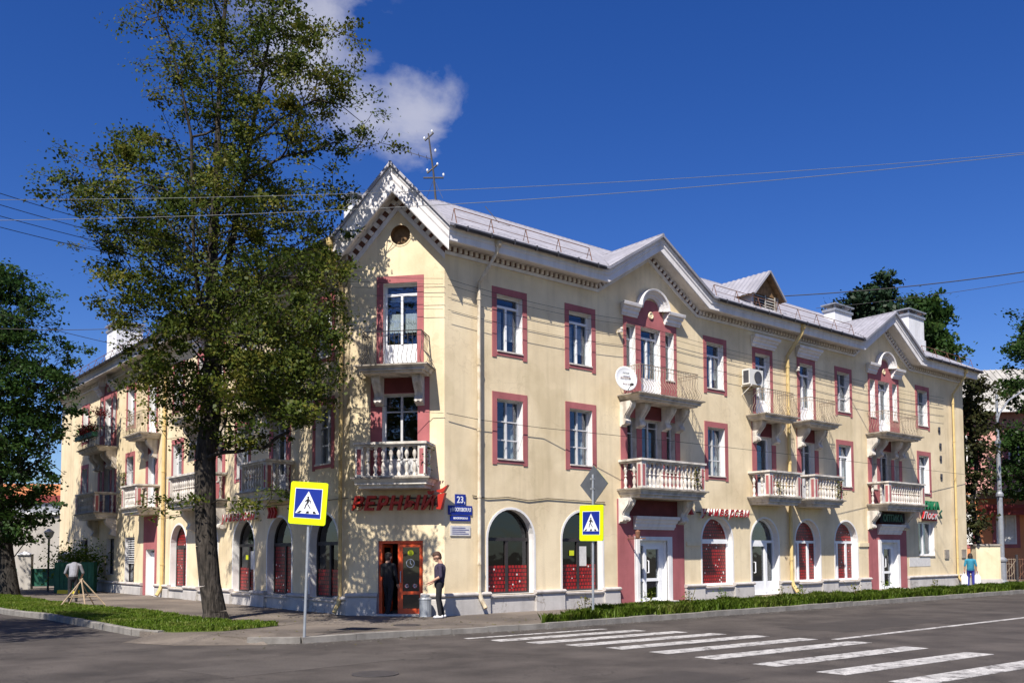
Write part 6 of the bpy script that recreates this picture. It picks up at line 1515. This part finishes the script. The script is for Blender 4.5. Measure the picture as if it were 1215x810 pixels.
for sg in (1, -1):
    t = thing('carrier_bag', 'white carrier bag in the walking woman\'s %s hand' % ('left' if sg < 0 else 'right'), 'bag', (wx + .30 * sg, wy - .02 * sg, .15), rad(160), 'white bags carried by the woman')
    obj('bag', G().prism([(-.13, .0), (.13, 0), (.15, .35), (.06, .48), (.05, .62), (.035, .62), (.03, .46), (-.03, .46), (-.035, .62), (-.05, .62), (-.06, .48), (-.15, .35)], -.07, .07, 'y').mesh('bag', 'bag_white'), t)
# man in grey bending behind the trestle
hc = (0, -.44, 1.20)
caps = [((0, .0, .95), (0, -.12, 1.12), .15, .155, 2), ((0, -.12, 1.12), (0, -.28, 1.30), .165, .17, 2), ((-.14, -.29, 1.33), (.14, -.29, 1.33), .09, .09, 2), ((0, .0, .88), (0, 0, .95), .145, .15, 3)]
caps += [((sg * .20, -.28, 1.33), (sg * .30, -.32, 1.06), .066, .054, 2) for sg in (1, -1)] + [((sg * .30, -.32, 1.06), (sg * .22, -.52, .88), .043, .03, 0) for sg in (1, -1)]
caps += hand((.22, -.52, .88), (-.2, -.6, -.6), 0, 1) + hand((-.22, -.52, .88), (.2, -.6, -.6), 0, -1) + head(hc, (0, -1, -.9), True, 1, 0) + legs(.90, (.11, -.04, .48), (-.11, -.02, .48), (.12, .03, 0), (-.12, .04, 0), 3, 3)
b_, c_ = person('', '', None, 0, caps)
finish_person('person', 'man in light grey shirt bending with his back turned behind the wooden trestle', (-16.3, 34.0, 0), rad(200), b_, c_, ('skin', 'hair_dark', 'cloth_grey', 'cloth_black'), eyes(hc, (0, -1, -.9)), 1.0)

# ================================================================ BACKGROUND, RIGHT: pink and orange house behind an iron fence
ang = rad(-8); HX, HY = 29.2, 60.5
t = thing('pink_house', 'pink and orange house with grey corrugated roof behind the trees', 'house', (HX, HY, 0), ang)
def hbox(name, m, x0, x1, y0, y1, z0, z1): return obj(name, G().box(x0, x1, y0, y1, z0, z1).mesh(name, m), t)
hbox('wall', 'house_pink', -2, 18, 0, 9, 5.6, 11.0); hbox('wall', 'house_orange', -2, 18, 0.004, 9, 0, 5.596)
hbox('string_course', 'slate', -2.1, 18.1, -.12, 0, 5.2, 5.5)
rf = G(); rf.add([(-3, -.9, 11.0), (19, -.9, 11.0), (16, 4.5, 14.6), (0, 4.5, 14.6), (-3, 9.9, 11.0), (19, 9.9, 11.0)], [(0, 1, 2, 3), (4, 3, 2, 5), (0, 3, 4), (1, 5, 2)])
for k in range(56):
    x = -2.6 + .38 * k
    xt = min(max(x, .2), 15.8); 
    rf.tube([(x, -.88, 11.03), (xt, 4.45, 14.6)] if 0 < x < 16 else [(x, -.88, 11.03), (x + (3 if x < 0 else -3) * .33, .9, 12.2)], .045, 4)
obj('roof', rf.mesh('roof', 'slate'), t)
hbox('eave', 'white_paint', -3, 19, -.95, -.85, 10.8, 11.0)
obj('chimney', G().box(-.3, 1.9, 3.6, 5.2, 13.4, 14.9).mesh('chimney', 'house_orange'), t)
for z0, z1, xs in ((7.4, 9.4, (1.0, 4.2, 7.4, 10.6)), (2.2, 4.3, (.6, 3.3, 6.8, 9.6))):
    for x in xs:
        w = obj('window', G().box(-.62, -.52, -.06, .0, 0, z1 - z0).box(.52, .62, -.06, .0, 0, z1 - z0).box(-.52, .52, -.06, 0, z1 - z0 - .1, z1 - z0).box(-.52, .52, -.06, 0, 0, .1).box(-.04, .04, -.05, -.002, .1, z1 - z0 - .1).mesh('window', 'white_paint'), t, (x, 0, z0))
        obj('pane', G().box(-.52, .52, -.03, -.01, .1, z1 - z0 - .1).mesh('pane', 'curtain' if z0 < 3 else 'glass_dark'), w)
        obj('surround', G().plate(rect(-.85, .85, -.25, z1 - z0 + .3), [rect(-.62, .62, 0, z1 - z0)], -.03, 0).mesh('surround', 'pink'), w)
dd = obj('door', G().box(-.55, .55, -.05, .0, 0, 2.9).mesh('door', 'dark_frame'), t, (5.0, 0, .2)); obj('fanlight', G().box(-.5, .5, -.07, -.052, 1.95, 2.2).mesh('fanlight', 'metal_grey'), dd)
obj('porch_roof', G().box(1.6, 8.0, -1.3, 0, 4.5, 4.75).box(1.7, 7.9, -1.2, 0, 4.1, 4.5).mesh('porch_roof', 'red_roof'), t)
b_ = obj('balcony', G().box(1.4, 4.2, -1.1, 0, 5.5, 5.7).mesh('balcony', 'slate'), t)
gg = G()
for k in range(14): gg.tube([(1.45 + .2 * k, -1.05, 5.7), (1.45 + .2 * k, -1.05, 6.7)], .02, 4)
gg.tube([(1.4, -1.05, 6.7), (4.2, -1.05, 6.7)], .03, 4); obj('railing', gg.mesh('railing', 'rust'), b_)
# boundary wall pillar and iron fence
t = thing('gate_pillar', 'cream rendered gate wall at the end of the building', 'wall', (24.35, 46.9, 0), rad(5))
obj('wall', G().box(-.75, .55, -.25, .25, -.1, 2.0).mesh('wall', 'cream'), t); obj('coping', G().box(-.8, .6, -.3, .3, 2.0, 2.1).mesh('coping', 'slab_edge'), t); obj('base', G().box(-.77, .6, -.28, .28, -.1, .32).mesh('base', 'plinth'), t)
t = thing('iron_fence', 'ornamental dark iron fence with arched gate in front of the pink house', 'fence', (25.7, 49.8, 0), rad(3))
for k in range(9): obj('fence_post', G().box(-.05, .05, -.05, .05, 0, 1.55).mesh('fence_post', 'iron'), t, (.9 * k, 0, 0))
for k in range(8):
    g = G(); x0 = .9 * k + .05
    for i in range(5): g.tube([(x0 + .13 + .14 * i, 0, .12), (x0 + .13 + .14 * i, 0, 1.35)], .014, 4)
    g.tube([(x0, 0, .15), (x0 + .8, 0, .15)], .018, 4); g.tube([(x0, 0, 1.3), (x0 + .8, 0, 1.3)], .018, 4); g.tube([(x0, 0, .2), (x0 + .8, 0, 1.25)], .014, 4)
    g.tube([(x0 + .4 + .28 * math.cos(a), 0, .72 + .34 * math.sin(a)) for a in np.linspace(0, 6.28, 14)], .016, 4)
    obj('fence_panel', g.mesh('fence_panel', 'iron_tan' if k % 2 else 'rust'), t)
ga = G(); ga.tube([(-.1, 0, 0), (-.1, 0, 1.5), (.1, 0, 2.0), (.4, 0, 2.2), (.7, 0, 2.0), (.9, 0, 1.5), (.9, 0, 0)], .025, 4); obj('gate_arch', ga.mesh('gate_arch', 'rust'), t)

# ================================================================ BACKGROUND, LEFT: beige hall, green fence, hedge
t = thing('beige_hall', 'plain beige hall with red roof band behind the green fence', 'building', (-38, 62, 0), rad(12))
obj('wall', G().box(-16, 13, 0, 12, 0, 4.55).mesh('wall', 'house_beige'), t); obj('parapet', G().box(-16.1, 13.1, -.2, 12, 4.55, 4.7).mesh('parapet', 'bag_white'), t)
obj('fascia', G().box(-16, 13, .4, 12, 4.7, 5.4).mesh('fascia', 'metal_grey'), t)
obj('red_band', G().box(-16, 13, .2, 12, 5.4, 5.9).mesh('red_band', 'red_roof'), t); obj('gable_panel', G().prism([(-3, 5.9), (12, 5.9), (9, 6.7), (0, 6.7)], .4, 8, 'y').mesh('gable_panel', 'house_orange'), t)
t = thing('green_fence', 'dark green sheet fence between white capped posts', 'fence', (-26.5, 46.5, 0), rad(14))
for k in range(9): 
    x = -6 + 1.9 * k
    pp = obj('fence_post', G().box(-.32, .32, -.25, .25, -.1, 1.75).mesh('fence_post', 'house_beige'), t, (x, 0, 0)); obj('post_cap', G().lathe([(.46, 0), (.46, .05), (.05, .18)], 4).mesh('post_cap', 'bag_white'), pp, (0, 0, 1.75), rad(45))
    obj('fence_panel', G().box(.32, 1.58, -.04, .04, .15, 1.05).mesh('fence_panel', 'fence_green'), t, (x, 0, 0))
t = thing('equipment_box', 'dark green metal cabinet beside the hedge', 'cabinet', (-20.3, 42.6, 0), rad(10))
obj('cabinet', (lambda g: ([g.box(-.8 + .2 * k, -.62 + .2 * k, -.33, -.30, .05, 1.35) for k in range(8)], g.box(-.85, .85, -.3, .3, -.05, 1.4), g.mesh('cabinet', 'fence_green'))[2])(G()), t)
t = thing('hedge', 'bright green clipped shrub above the green cabinet', 'shrub', (-20.6, 43.4, 0))
q = np.random.default_rng(77); obj('foliage', leaves_mesh(np.stack([q.normal(0, .7, 2600), q.normal(0, .35, 2600), 1.3 + q.normal(0, .45, 2600)], 1), .13, q, 'grass', 'foliage'), t)
obj('stem', G().tube([(0, 0, 0), (0, 0, 1.5)], .05, 5).mesh('stem', 'bark'), t)
t = thing('globe_lamp', 'short dark park lamp with white cap behind the fence', 'lamp', (-22.3, 44.0, 0))
obj('post', G().tube([(0, 0, 0), (0, 0, 2.5)], .05, 6).mesh('post', 'iron'), t); obj('lamp_head', G().lathe([(.06, 2.5), (.16, 2.62), (.24, 2.85), (.05, 3.0)], 12).mesh('lamp_head', 'bag_white'), t)
t = thing('yellow_board', 'low yellow board lying by the cabinet', 'board', (-20.0, 41.3, 0), rad(8)); obj('board', G().box(-.45, .45, -.1, .1, .0, .16).mesh('board', 'yellow_paint'), t)

# ================================================================ OVERHEAD CABLES
def cable(label, pts, r, m='cable', sag=0.0, group=None, n=24):
    """hangs between given points"""
    out = []
    for a, b in zip(pts[:-1], pts[1:]):
        a, b = np.array(a, float), np.array(b, float)
        for i in range(n): t_ = i / n; p = a + (b - a) * t_; p[2] -= sag * 4 * t_ * (1 - t_); out.append(tuple(p))
    out.append(tuple(pts[-1]))
    return tag(obj('overhead_cable', G().tube(out, r, 5).mesh('overhead_cable', m)), label, 'cable', group)
def street_cable(label, a, b, c, r):
    return tag(obj('overhead_cable', G().tube([(x, 12, a + b * x + c * x * x) for x in np.linspace(-22, 22, 60)], r, 5).mesh('overhead_cable', 'cable_pale')), label, 'cable')
street_cable('upper of two long pale cables spanning the whole street in front of the roof', 6.60, .0424, .0032, .0034)
street_cable('lower of two long pale cables spanning the whole street in front of the roof', 6.42, .0612, .0038, .0040)
for k in range(4):
    e = FC.P(2.35 - .1 * k, .12, 9.75 - .16 * k)
    cable('thin service cable dropping from the sky to the corner wall beside the big tree', [(-8.6 - .1 * k, 12.5, 7.25 - .16 * k), e], .006, 'cable', .35, 'service cables running to the corner wall')
cable('black cable running from the dormer to the right over the spruce', [FR.P(16.9, -.4, 12.05), (24, 34, 13.0)], .02, 'cable', .25)
cable('thin dark cable below the black cable on the right', [FR.P(19.5, -.4, 12.0), (24, 34, 12.75)], .01, 'cable', .2)
cable('dark cable from the left edge to the left wing eaves', [(-26, 30, 13.0), FL.P(17.5, .7, 10.6)], .012, 'cable', .4)
cable('second thin dark cable towards the left wing eaves', [(-24, 32, 10.3), FL.P(12.5, .7, 10.6)], .012, 'cable', .35)
